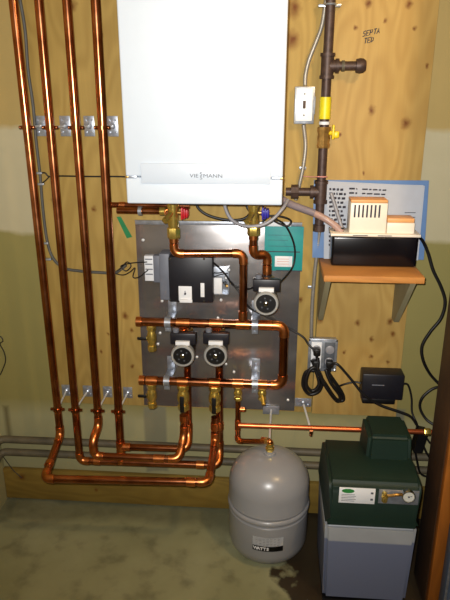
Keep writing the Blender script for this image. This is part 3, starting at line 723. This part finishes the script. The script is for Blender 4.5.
w0, w1 = P(296, 105, .054).x, P(312.5, 105, .054).x; wz0, wz1 = P(305, 121, .054).z, P(305, 88, .054).z
plt = MB().box(w0, w1, -.055, -.0502, wz0, wz1, .002).build('cover_plate', M['plate'], sw)
cx, cz = (w0+w1)/2, (wz0+wz1)/2
MB().box(cx-.0045, cx+.0045, -.060, -.0545, cz-.012, cz+.012, .001).build('toggle', M['wood_post'], plt)
mb = MB()
for s_ in (-1, 1): mb.lathe((cx, -.0548, cz+s_*.033), (0, -1, 0), [(0, .003), (.001, .0028)], 8)
mb.build('screw', M['letter_grey'], plt)
flex('flexible_conduit', 'flexible steel conduit curving down the plywood into the top of the switch box',
     [P(326, 0, .03), P(322, 25, .03), P(316, 42, .03), P(309, 60, .03), P(305.5, 75, .032), V((sxa+sxb)/2, -.034, zsw1+.002)])
cc = (sxa+sxb)/2
flex('flexible_conduit', 'flexible steel conduit from the bottom of the switch box towards the boiler',
     [V(cc, -.034, zsw0-.002), P(305.5, 145, .03), P(303.5, 165, .03), P(300, 182, .03), P(297, 195, .026), P(295.5, 201, .024)])
o = MB().box(P(301, 168, .02).x-.006, P(301, 168, .02).x+.018, -.0235, -.0187, P(301, 168, .02).z-.005, P(301, 168, .02).z+.005, .001).build('conduit_strap', M['galv'], base=True)
tag(o, 'small metal strap on the plywood holding the conduit below the switch', 'strap')

ox0, ox1 = P(308, 355, .05).x, P(337, 355, .05).x; oz0, oz1 = P(322, 371, .05).z, P(322, 339, .05).z
ob_ = thing('outlet_box', 'square metal outlet box with plugged in black cords beneath the shelf', 'outlet box', ((ox0+ox1)/2, -.0185, oz0))
MB().box(ox0+.003, ox1-.003, -.048, -.0185, oz0+.003, oz1-.003, .003).build('back_box', M['galv'], ob_)
cv = MB().box(ox0, ox1, -.0515, -.0482, oz0, oz1, .002).build('cover_plate', M['galv'], ob_)
for i, sx_ in enumerate((.28, .74)):
    xc = ox0+(ox1-ox0)*sx_
    rc = MB().box(xc-.019, xc+.019, -.0535, -.0513, oz0+.012, oz1-.012, .001).build('receptacle', M['letter_grey'] if i else M['label'], cv)
    mb = MB()
    for s_ in (-1, 1): mb.lathe((xc, -.0533, (oz0+oz1)/2+s_*.024), (0, -1, 0), [(0, .0165), (.003, .0165), (.004, .015)], 18)
    mb.build('socket', M['grey_hose'], rc)
mb = MB()
for a_ in (ox0+.004, ox1-.004):
    for b2 in (oz0+.004, oz1-.004): mb.lathe((a_, -.0514, b2), (0, -1, 0), [(0, .004), (.004, .003)], 8)
mb.build('screw', M['chrome'], cv)
def plug(label, x, z, name='power_plug'):
    t = thing(name, label, 'plug', (x, -.057, z), 'plugs in the outlet box')
    MB().box(x-.013, x+.013, -.088, -.0575, z-.014, z+.014, .005).build('plug_body', M['black'], t)
    MB().tube([V(x, -.075, z-.012), V(x+.002, -.078, z-.030)], [.007, .0045], 10).build('strain_relief', M['black'], t)
xcL = ox0+(ox1-ox0)*.28; xcR = ox0+(ox1-ox0)*.74; zc_ = (oz0+oz1)/2
plug('black plug in the upper left socket of the outlet box', xcL, zc_+.024)
plug('black plug in the lower left socket of the outlet box', xcL, zc_-.024)
plug('black plug in the lower right socket of the outlet box', xcR, zc_-.024)
xcb = (ox0+ox1)/2-.03
flex('flexible_conduit', 'long flexible steel conduit from behind the drip leg down into the outlet box',
     [P(322, 182, .03), P(321, 215, .03), P(318, 245, .03), P(315, 270, .03), P(312.5, 300, .03), P(311.5, 325, .034), V(P(311.5, 335, .035).x, -.035, oz1-.001)])
o = MB().box(P(311, 287, .02).x-.012, P(311, 287, .02).x+.012, -.0235, -.0187, P(311, 287, .02).z-.005, P(311, 287, .02).z+.005, .001).build('conduit_strap', M['galv'], base=True)
tag(o, 'small metal strap on the plywood holding the long conduit above the outlet box', 'strap')

# coiled cords hanging from the outlets
cable('cord_bundle', 'black cord looped in a rounded coil directly below the left sockets', [V(xcL, -.078, zc_-.05), P(306, 372, .08), P(303, 385, .075), P(309, 394, .07), P(319, 391, .07), P(322, 380, .075), P(316, 368, .085), P(309, 371, .09), P(306, 384, .09), P(312, 391, .085), P(319, 384, .085), P(315, 368, .08), P(312, 360, .08)], .0068, cat='cord')
cable('cord_bundle', 'black cord folded in a tight slanting bundle right of the rounded coil', [V(xcL+.004, -.078, zc_+.0), P(318, 371, .085), P(326, 385, .08), P(336, 399, .07), P(343, 400, .065), P(342, 393, .07), P(332, 378, .08), P(326, 370, .085), P(331, 383, .09), P(340, 396, .08), P(337, 401, .075), P(328, 390, .09), P(319, 374, .095)], .0068, cat='cord')
cable('electric_cable', 'black cord crossing from the metal sheet into the outlet box', [P(231, 282, .035), P(240, 293, .05), P(250, 308, .045), P(270, 318, .045), P(290, 329, .045), P(303, 337, .06), P(309, 345, .08), V(xcL, -.088, zc_+.026)], .0040, cat='cord')
cable('electric_cable', 'heavy black cord running from the outlet box diagonally right to the stud', [V(xcR+.002, -.088, zc_-.024), P(337, 364, .10), P(350, 378, .10), P(364, 395, .105), P(380, 405, .10), P(400, 412, .10), P(411, 417, .10), P(418, 427, .10)], .0052, cat='cord')
# adapter
a, b_ = P(363, 374, .085), P(402, 405, .085)
ad = thing('power_adapter', 'black boxy power adapter fixed on the plywood above the green feeder', 'adapter', ((a.x+b_.x)/2, -.0185, b_.z))
MB().box(a.x, b_.x, -.085, -.0185, b_.z+.018, a.z, .006).build('case', M['black_box'], ad)
MB().box(a.x+.006, b_.x-.025, -.078, -.0185, b_.z-.004, b_.z+.018, .004).build('lower_case', M['black'], ad)
mb = MB(); q = P(372, 385, .0855); mb.box(q.x, q.x+.045, -.0858, -.0849, q.z-.002, q.z+.002); mb.build('lettering', M['grey_box'], ad)
cable('adapter_lead', 'thin black lead joining the cord bundle to the left of the adapter', [P(334, 388, .07), P(345, 384, .05), P(355, 382, .05), V(a.x+.002, -.055, (a.z+b_.z)/2+.008)], .0038, cat='cord')
cable('adapter_lead', 'thin black lead leaving the right side of the adapter and falling behind the feeder', [V(b_.x-.001, -.055, (a.z+b_.z)/2+.012), P(408, 385, .05), P(411.5, 398, .05), P(412, 412, .06), P(417, 424, .08)], .0038, cat='cord')
q = P(419, 440, .12)
dk_ = thing('cord_connector', 'black connector block hanging by the stud above the feeder', 'connector', (q.x, -.12, q.z-.04))
MB().prism([V(q.x-.020, -.135, q.z-.045), V(q.x+.012, -.135, q.z-.048), V(q.x+.026, -.135, q.z+.036), V(q.x-.006, -.135, q.z+.042)], (0, .05, 0)).build('body', M['black'], dk_)
MB().tube(smoothline([V(q.x+.02, -.11, q.z+.015), P(430, 443, .115)]), .004, 8).tube(smoothline([V(q.x+.012, -.11, q.z-.01), P(426, 452, .115), P(430, 458, .115)]), .004, 8).build('wire', M['cable'], dk_)
cable('hanging_cord', 'black cord dangling below the connector behind the feeder', [V(q.x-.01, -.11, q.z-.04), P(418, 466, .10), P(421, 474, .09), P(428, 477, .09)], .0038, cat='cord')
cable('pump_cord', 'long black cord drooping from the condensate pump past the shelf towards the stud', [P(415, 236, .10), P(422, 240, .08), P(428, 253, .07), P(433, 270, .07), P(441, 287, .07), P(445, 302, .07), P(441, 318, .07), P(430, 332, .07), P(422, 346, .07), P(423, 360, .07), P(430, 374, .06), P(441, 386, .06)], .0056, cat='cord')
cable('looping_cord', 'short black cord loop emerging from behind the stud above the copper pipe', [P(443, 386, .06), P(432, 389, .065), P(422, 398, .07), P(420, 408, .07), P(426, 419, .08), P(436, 426, .10)], .0050, cat='cord')

# ------------------------------------------------------------------ shelf, condensate pump, papers
sf = P(324, 275.5, .26); xsL = P(324, 277, .26).x; xsR = P(425, 279, .26).x; zsh = sf.z
st = thing('wall_shelf', 'small plywood shelf on two triangular wooden brackets', 'shelf', ((xsL+xsR)/2, -.0185, zsh-.25))
MB().box(xsL, xsR, -.26, -.0185, zsh-.021, zsh, .0015).build('shelf_board', M['shelf_wood'], st)
for xb in (xsL+.006, P(417, 281, .25).x-.018):
    zb0 = P(390, 319, .03).z
    MB().prism([V(xb, -.0187, zsh-.0215), V(xb, -.245, zsh-.0215), V(xb, -.235, zsh-.035), V(xb, -.06, zb0), V(xb, -.0187, zb0)], (.018, 0, 0)).build('bracket', M['bracket_wood'], st)
MB().box(xsL+.025, P(417, 281, .25).x-.019, -.037, -.0187, zsh-.062, zsh-.0215, .001).build('cleat', M['bracket_wood'], st)

YT = -.145
tx0, tx1 = P(330.5, 250, .145).x, P(419, 250, .145).x; tzt = P(370, 236, .145).z
cp = thing('condensate_pump', 'condensate pump with black tank and beige slotted motor cover on the shelf', 'pump', ((tx0+tx1)/2, -.10, zsh+.0005))
mb = MB(); n0 = len(mb.bm.verts)
mb.box(tx0+.004, tx1-.004, YT, -.058, zsh+.0008, tzt-.002, .008, 3); mb.build('tank', M['black_gloss'], cp)
MB().box(tx0-.002, tx1+.001, YT-.004, -.054, tzt-.002, tzt+.007, .002).build('lid', M['beige'], cp)
mx0, mx1 = P(350, 215, .13).x, P(387, 215, .13).x; mz = P(370, 199.5, .125).z; mzb = tzt+.007
mt_ = MB().box(mx0, mx1, -.135, -.062, mzb, mz-.010, .003).build('motor_cover', M['beige'], cp)
MB().box(mx0, mx1, -.134, -.062, mz-.0098, mz, .003).build('cover_top', M['orange_sticker'], cp)
mb = MB()
for k in range(7):
    x = P(355+k*4.1, 210, .136).x; mb.box(x-.0028, x+.0028, -.1362, -.1348, P(370, 217.5, .135).z, P(370, 205, .135).z, .0004)
mb.build('vent_slots', M['ink'], mt_)
a2, b2 = P(387, 222, .13).x+.0005, P(415, 222, .13).x; lz = P(400, 222, .13).z
sb = MB().box(a2, b2, -.135, -.066, mzb, lz-.002, .003).build('switch_housing', M['beige'], cp)
MB().box(a2, b2-.002, -.133, -.068, lz-.0018, P(400, 218, .125).z, .002).build('housing_top', M['orange_sticker'], cp)
mb = MB()
for xa, xb in ((353, 368), (378, 392)): mb.box(P(xa, 234, .15).x, P(xb, 234, .15).x, YT-.0048, YT-.0038, tzt+.001, tzt+.0035)
mb.build('lid_slots', M['ink'], cp)
i0 = P(343, 230, .12)
MB().tube([V(i0.x-.004, -.11, tzt+.006), V(i0.x-.004, -.11, tzt+.02)], .008, 12).tube([V(i0.x-.022, -.10, tzt+.006), V(i0.x-.022, -.10, tzt+.016)], .007, 12).build('inlet', M['black'], cp)

# papers: blue folder and printed sheets leaning against the wall
fo = thing('blue_folder', 'pale blue folder leaning on the plywood behind the condensate pump', 'folder', (.34, -.03, zsh))
a, b_, c_, d_ = P(314, 180, .022), P(429, 180.5, .022), P(424, 258, .04), P(312, 264, .04)
a.y = b_.y = -.0195; c_.y = d_.y = -.036; c_.z = d_.z = zsh+.001
MB().prism([a, b_, c_, d_], (0, -.003, 0)).build('cover', M['blue_folder'], fo)
ps = thing('printed_manual', 'printed manual sheets with dense dark text standing between the folder and the pump', 'manual', (.33, -.045, zsh))
a, b_, c_, d_ = P(324.5, 181, .035), P(425, 186, .035), P(419, 250, .05), P(323.5, 262, .05)
def ponp(u, v, lift=0):   # point on the page, u to the right, v downwards
    top = a.lerp(b_, u); bot = d_.lerp(c_, u); p = top.lerp(bot, v); p.y = -.029-.020*v-.0012-lift; return p
zb5 = zsh+.002; c_.z = d_.z = zb5
MB().prism([ponp(0, 0), ponp(1, 0), ponp(1, 1), ponp(0, 1)], (0, -.0022, 0)).build('page', M['paper'], ps)
MB().prism([ponp(.02, .02, .004), ponp(.985, -.01, .004), ponp(.98, 1, .004), ponp(0, 1, .004)], (0, -.0012, 0)).build('page', M['paper'], ps)
mb = MB(); rnd = random.Random(3)
def dash(u0, v0, u1, v1, w):
    p, q_ = ponp(u0, v0, .0056), ponp(u1, v1, .0056); mb.tube([p, q_], w, 4)
for rr_ in range(14):
    v = .10+rr_*.055
    u = .05
    while u < .20: l = rnd.uniform(.012, .04); dash(u, v, u+l, v-.004, .0040); u += l+.014
mb.build('lettering', M['ink'], ps); mb = MB()
for (ua, ub, va, vb, w_) in ((.25, .33, .08, .5, .0016), (.38, .62, .08, .42, .0013)):
    v = va
    while v < vb:
        u = ua
        while u < ub: l = rnd.uniform(.02, .06); dash(u, v, min(u+l, ub), v-.003, w_*1.9); u += l+.015
        v += .055
    mb.build('lettering', M['ink'], ps); mb = MB()
for v in (.36, .42, .48, .66, .72): dash(.82, v, .93, v-.006, .0012)
mb.build('lettering', M['ink'], ps)

# condensate tubes
lt = thing('condensate_hose', 'lilac grey hose angling from the boiler to a cloudy tube in the condensate pump', 'hose', P(298, 205, .10))
MB().tube(smoothline([P(281, 199, .13), P(290, 204, .115), P(303, 209, .105), P(314, 213, .10)]), .0125, 14).build('sleeve', M['lavender'], lt)
MB().tube(smoothline([P(311, 212, .10), P(322, 217, .10), P(333, 224, .105), P(342, 232, .11)]), .0115, 14).build('tube', M['tube_clear'], lt)
cable('vinyl_tube', 'thin cloudy tube rising from the condensate pump in front of the printed sheets', [P(343, 231, .11), P(340, 222, .10), P(335, 206, .09), P(331, 193, .08)], .006, mat='grey_hose', cat='tube')

# ------------------------------------------------------------------ hoses and cables around the boiler bottom
cable('black_hose', 'black cable sagging below the boiler between the two brass valves', [P(195, 200, .12), P(199, 209, .12), P(210, 216, .12), P(228, 220, .12), P(243, 219, .12), P(250, 213, .12), P(247, 206, .12), P(254, 202, .11)], .0048)
cable('grey_hose', 'grey hose hanging in a U below the right half of the boiler', [P(224, 200, .20), P(226, 210, .20), P(232, 220, .20), P(245, 226, .195), P(262, 225, .19), P(274, 218, .185), P(283, 208, .18), P(288, 200, .15)], .0058, mat='grey_hose', cat='hose')
cable('sensor_cable', 'black cable looping from below the boiler across the booklet to the upper pump', [P(262, 222, .10), P(270, 216, .10), P(283, 217, .09), P(291, 221, .08), P(287, 226, .08), P(276, 222, .085), P(272, 218, .09), P(284, 224, .075), P(292, 238, .06), P(295, 252, .055), P(293, 266, .06), P(286, 276, .10), P(279, 283, .15)], .0035)
cable('relay_cable', 'black cable curving from the control box top behind the copper drop pipe', [P(206, 259, .09), P(215, 264, .08), P(225, 274, .06), P(233, 285, .05), P(240, 287, .05), P(248, 289, .05), P(256, 286, .09)], .0034)
t = cable('grey_cable', 'grey sheathed cable running down behind the risers and curving to the control box', [P(19, -6, .035), P(25, 30, .032), P(28, 70, .03), P(33, 105, .03), P(36, 140, .028), P(40, 175, .026), P(43, 210, .026), P(47, 240, .026), P(53, 258, .026), P(64, 268, .026), P(80, 271, .026), P(100, 272.5, .026), P(114, 273, .028), P(121, 269, .03), P(126, 265, .03)], .0058, mat='grey_cable')
cable('thermostat_wire', 'thin dark wire running level across the plywood to the side of the boiler', [P(40, 173, .024), P(45, 173, .024), P(49, 176.5, .024), P(60, 176, .023), P(90, 176.5, .023), P(115, 176.5, .023), P(130, 177, .023)], .0028, mat='cable', cat='wire')
cable('wire_loop', 'thin dark wire forming a small loop beside the grey cable', [P(49, 177, .025), P(45, 181, .025), P(41, 184, .026)], .0022, mat='cable', cat='wire')
for i, (sx_, sy_) in enumerate(((38.5, 173), (40.5, 184), (45, 243), (48, 259))):
    q = P(sx_, sy_, .025); a = MB(); a.box(q.x-.014, q.x+.014, -.034, -.0187, q.z-.0035, q.z+.0035, .001)
    o = a.build('cable_staple', M['galv'], base=True)
    tag(o, ['cable staple on the grey cable just above the small wire loop', 'cable staple on the grey cable just below the small wire loop', 'upper cable staple where the grey cable starts to curve right', 'lower cable staple where the grey cable starts to curve right'][i], 'staple', 'cable staples')
cable('control_wire', 'upper thin dark wire twisting from the plywood into the white terminal block', [P(114, 274, .03), P(121, 268, .034), P(127, 262, .036), P(131, 266, .04), P(126, 271, .04), P(121, 266, .04), P(132, 263, .045), P(147, 262, .048)], .0022, cat='wire')
cable('control_wire', 'lower thin dark wire twisting from the plywood into the white terminal block', [P(113, 273, .03), P(123, 275, .034), P(130, 272, .036), P(135, 268, .04), P(133, 277, .04), P(139, 277, .045), P(148, 270, .048)], .0022, cat='wire')

# ------------------------------------------------------------------ old grey pipes low on the wall
for i, (yl, yr, lb) in enumerate(((442, 448.5, 'upper'), (454.5, 461.5, 'lower'))):
    z_ = P(110, (yl+yr)/2-1.5, .045).z
    o = tag(MB().tube(fillet([V(-1.097, -.35, z_-.10), V(-1.097, -.045, z_), V(1.29, -.045, z_+.004)], .03)[0], .0155, 14).build('grey_pipe', M['grey_pvc'], base=True),
        lb+' of two old grey pipes running low along the wall behind the tanks', 'pipe', 'old grey pipes')
cable('thin_wire', 'thin dark wire curving down the lower wall at the far left corner', [P(2, 455, .02), P(7, 462, .02), P(14, 471, .025), P(22, 478, .03)], .0018, cat='wire')

cable('hooked_wire', 'short dark bent wire on the painted wall at the left edge', [P(-3, 336, .012), P(1, 337, .012), P(3, 341, .012), P(0, 344, .01), P(4, 352, .008), P(5.5, 361, .008), P(2, 371, .008), P(0, 375, .008)], .0022, cat='wire')
# ------------------------------------------------------------------ expansion tank
et = thing('expansion_tank', 'grey domed expansion tank standing on the concrete floor', 'tank', (TX, TY, 0))
R0 = TR
prof = [(.0, .105), (.012, .112), (.014, .118), (.022, .131), (.04, .143), (.065, .1495), (.190, R0), (.193, R0-.0025), (.198, R0-.003), (.202, R0+.001), (.206, R0+.0035), (.214, R0+.0045), (.219, R0+.002), (.222, R0-.002), (.229, R0-.001), (.233, R0+.0015), (.240, R0)]
prof += [(.294, R0)]
for k in range(1, 13):
    t_ = k/12*PI/2; prof.append((.294+math.sin(t_)*.114, R0*math.cos(t_)**.78 if k < 12 else .0))
prof = [(z, r) for z, r in prof if r >= .0]
MB().lathe((TX, TY, 0), (0, 0, 1), prof, 64).build('shell', M['tank_grey'], et)
MB().lathe((TX, TY, .409), (0, 0, 1), [(0, .022), (.006, .021), (.007, .014), (.012, .014)], 20).build('boss', M['tank_grey'], et)
MB().hexa((TX, TY, .421), (0, 0, 1), .018, .016).lathe((TX, TY, .438), (0, 0, 1), [(0, .013), (.016, .012)], 14).build('union_nut', M['brass'], et)
def curved(z0, z1, a0, a1, rr2, n=20):
    mb = MB(); A_ = []
    for k in range(n+1):
        an = a0+(a1-a0)*k/n; p = V(TX+math.sin(an)*rr2, TY-math.cos(an)*rr2, 0)
        A_.append((mb.bm.verts.new(p+V(0, 0, z0)), mb.bm.verts.new(p+V(0, 0, z1))))
    for k in range(n): mb.bm.faces.new((A_[k][0], A_[k+1][0], A_[k+1][1], A_[k][1]))
    g_ = bmesh.ops.solidify(mb.bm, geom=mb.bm.faces[:], thickness=.0006)
    return mb
za, zb3, zc3 = .147, .117, .095
aL, aR = math.radians(-21), math.radians(22)
lb = curved(zb3, .155, aL, aR, R0+.0005).build('label', M['label'], et)
dk3 = curved(zc3, zb3, aL, aR, R0+.0006).build('label_band', M['black'], et)
# word on the band, bent round the shell letter by letter
mb = MB(); word_ = 'WATTS'
for k, ch in enumerate(word_):
    an = math.radians(-16.5+k*4.2)
    mb.text(ch, (TX+math.sin(an)*(R0+.0016), TY-math.cos(an)*(R0+.0016), (zb3+zc3)/2), .017, xdir=(math.cos(an), math.sin(an), 0), bold=.0006)
mb.build('lettering', M['label'], dk3)
mb = MB()
for row in range(5):
    for k in range(7):
        an = math.radians(-15+k*5); x = TX+math.sin(an)*(R0+.0012); y = TY-math.cos(an)*(R0+.0012); z = .150-row*.007
        mb.box(x-.0045, x+.0045, y-.0002, y+.0002, z-.0003, z+.0003)
mb.build('lettering', M['letter_grey'], lb)
# warranty sticker near the boss
MB().lathe((TX+.030, TY-.035, .4000), (.2, -.24, 1), [(0, .017), (.0015, .0165)], 20).build('cap_sticker', M['dial'], et)

# ------------------------------------------------------------------ glycol feeder
FX0, FX1, FY = .199, .505, -.475
FYb = -.17
fz = P(370, 530, .48).z; ft = P(340, 485, .475).z
fe = thing('boiler_feeder', 'square feeder tank with dark green moulded top and pale grey tub on the floor', 'feeder tank', ((FX0+FX1)/2, (FY+FYb)/2, 0))
mb = MB(); mb.prism([V(FX0+.012, FY+.012, .0), V(FX1-.012, FY+.012, .0), V(FX1-.012, FYb-.012, .0), V(FX0+.012, FYb-.012, .0)], (0, 0, .01))
mb.build('foot', M['black'], fe)
def frust(x0, x1, y0, y1, z0, z1, t, bev):
    m2 = bmesh.new()
    vs = [m2.verts.new(p) for p in [(x0+t, y0+t, z0), (x1-t, y0+t, z0), (x1-t, y1-t, z0), (x0+t, y1-t, z0), (x0, y0, z1), (x1, y0, z1), (x1, y1, z1), (x0, y1, z1)]]
    for f_ in ((3, 2, 1, 0), (4, 5, 6, 7), (0, 1, 5, 4), (1, 2, 6, 5), (2, 3, 7, 6), (3, 0, 4, 7)): m2.faces.new([vs[i] for i in f_])
    bmesh.ops.bevel(m2, geom=m2.edges[:], offset=bev, segments=3, affect='EDGES'); q_ = MB(); q_._add(m2); return q_
fluid = .225
frust(FX0+.004, FX1-.004, FY+.006, FYb-.006, .008, fz+.004, .008, .012).build('tub', M['tub'], fe)
m_ = M['tub']
# darker translucent level seen through the tub wall
nt = m_.node_tree; b = nt.nodes['Principled BSDF']; L = nt.links
sep = nt.nodes.new('ShaderNodeSeparateXYZ'); tcn = [n for n in nt.nodes if n.type == 'TEX_COORD'][0]; L.new(tcn.outputs['Object'], sep.inputs[0])
old = b.inputs['Base Color'].links[0].from_socket
L.new(mixc(nt, mth(nt, 'DIVIDE', mth(nt, 'SUBTRACT', .262, sep.outputs[2]), .006, clamp=True), old, rgb(106, 114, 138)), b.inputs['Base Color'])
# green lid: side profile swept across, then bevelled
def lid():
    m2 = bmesh.new(); x0, x1 = FX0, FX1
    prof = [(FY, fz), (FY+.0045, fz+.032), (FY+.006, ft-.025), (FY+.018, ft-.004), (FY+.040, ft+.004), (-.33, ft+.008), (FYb-.015, ft-.012), (FYb, ft-.03), (FYb, fz)]
    A_ = [m2.verts.new((x0 + (.010 if z > fz+.031 else 0), y, z)) for y, z in prof]; B_ = [m2.verts.new((x1 - (.004 if z > fz+.031 else 0), y, z)) for y, z in prof]
    m2.faces.new(A_); m2.faces.new(B_[::-1]); n = len(prof)
    for i in range(n): m2.faces.new((A_[i], B_[i], B_[(i+1) % n], A_[(i+1) % n]))
    bmesh.ops.recalc_face_normals(m2, faces=m2.faces)
    bmesh.ops.bevel(m2, geom=m2.edges[:], offset=.011, segments=3, affect='EDGES'); q_ = MB(); q_._add(m2); return q_
ld = lid().build('lid', M['green'], fe)
hx0, hx1 = P(368, 440, .31).x, P(411, 440, .31).x; hz = P(390, 434.5, .31).z
frust(hx0, hx1, -.325, FYb-.004, ft-.03, hz, -.006, .014).build('motor_hood', M['green'], fe)
a, b_ = P(340, 490, .485), P(375, 507, .485)
lbl = MB().box(a.x, b_.x, FY+.0035, FY+.0058, b_.z, a.z, .0004).build('label', M['label'], ld)
cx, cz = a.x+.028, a.z-.012
mb = MB(); mb.lathe((cx, FY+.0036, cz), (0, -1, 0), [(0, 1), (.0006, 1)], 28)
for v in mb.bm.verts: v.co.x = cx+(v.co.x-cx)*.020; v.co.z = cz+(v.co.z-cz)*.008
mb.build('logo_oval', M['green_logo'], lbl)
mb = MB()
for i in range(5): mb.box(a.x+.008, a.x+.05+.004*(i % 2), FY+.0030, FY+.0036, a.z-.026-i*.006, a.z-.0245-i*.006)
for i in range(2): mb.box(b_.x-.014, b_.x-.006, FY+.0030, FY+.0036, a.z-.020-i*.024, a.z-.013-i*.024)
mb.build('lettering', M['letter_grey'], lbl)
a, b_ = P(380, 492, .485), P(419, 508, .485)
rp = MB().box(a.x, b_.x, FY+.0035, FY+.0058, b_.z, a.z, .0008).build('gauge_plate', M['galv'], ld)
q = P(409.5, 499, .50)
gg = MB().lathe((q.x, FY+.0035, q.z), (0, -1, 0), [(0, .018), (.014, .021), (.020, .021), (.021, .0185), (.018, .0175)], 26).build('gauge', M['chrome'], rp)
MB().lathe((q.x, FY-.0145, q.z), (0, -1, 0), [(0, .0172), (.001, .017)], 24).build('dial_face', M['dial'], gg)
MB().tube([V(q.x, FY-.0162, q.z), V(q.x+.010, FY-.0162, q.z+.004)], .0009, 5).lathe((q.x, FY-.0155, q.z), (0, -1, 0), [(0, .003), (.002, .0025)], 8).build('needle', M['ink'], gg)
q2 = P(386, 499, .50)
MB().tube([V(q2.x, FY+.002, q2.z), V(q2.x, FY-.016, q2.z)], .009, 12).hexa((q2.x, FY-.008, q2.z+.004), (0, 0, -1), .026, .010).lathe((q2.x-.006, FY-.016, q2.z), (0, -1, .3), [(0, .008), (.008, .006)], 6).build('outlet_valve', M['brass'], rp)
MB().tube(smoothline([V(q2.x+.004, FY-.010, q2.z), V((q.x+q2.x)/2, FY-.012, q2.z+.008), V(q.x-.014, FY-.004, q.z)]), .005, 10).build('link_pipe', M['brass_dull'], rp)

# ------------------------------------------------------------------ light
sc = bpy.context.scene
w = bpy.data.worlds.new('World'); sc.world = w; w.use_nodes = True
w.node_tree.nodes['Background'].inputs[0].default_value = (.5, .42, .28, 1); w.node_tree.nodes['Background'].inputs[1].default_value = .02
def lamp(name, kind, loc, energy, color, size, rot=None, **k):
    l = bpy.data.lights.new(name, kind); l.energy = energy; l.color = color
    if kind == 'AREA': l.size = size
    else: l.shadow_soft_size = size
    for a_, v_ in k.items(): setattr(l, a_, v_)
    o = bpy.data.objects.new(name, l); COL.objects.link(o); o.location = loc
    if rot: o.rotation_euler = rot
    return o
# the phone's flash, just beside the lens, throwing a cone at the boiler
fl2 = lamp('camera_flash', 'SPOT', (-.03, -DIST+.01, CH+.03), 172, (1.0, .98, .94), .012, spot_size=math.radians(125), spot_blend=1.0)
tgt = V(.02, 0, 1.66); fl2.rotation_euler = (tgt-fl2.location).to_track_quat('-Z', 'Y').to_euler()
# the bare warm bulb of the room, on the ceiling behind and to the right of the photographer
lamp('ceiling_bulb', 'POINT', (.75, -1.25, 2.38), 30, (1.0, .74, .42), .05)

# ------------------------------------------------------------------ camera
cam = bpy.data.cameras.new('Camera'); co = bpy.data.objects.new('Camera', cam); COL.objects.link(co)
cam.sensor_fit = 'VERTICAL'; cam.sensor_height = 24; cam.lens = 24*FPX/600; cam.clip_start = .02
co.location = (0, -DIST, CH); co.rotation_euler = (PI/2-PITCH, 0, YAW)
sc.camera = co
vs = sc.view_settings; vs.view_transform = 'Standard'; vs.look = 'None'; vs.exposure = 0; vs.gamma = 1
try: vs.use_curve_mapping = False
except Exception: pass
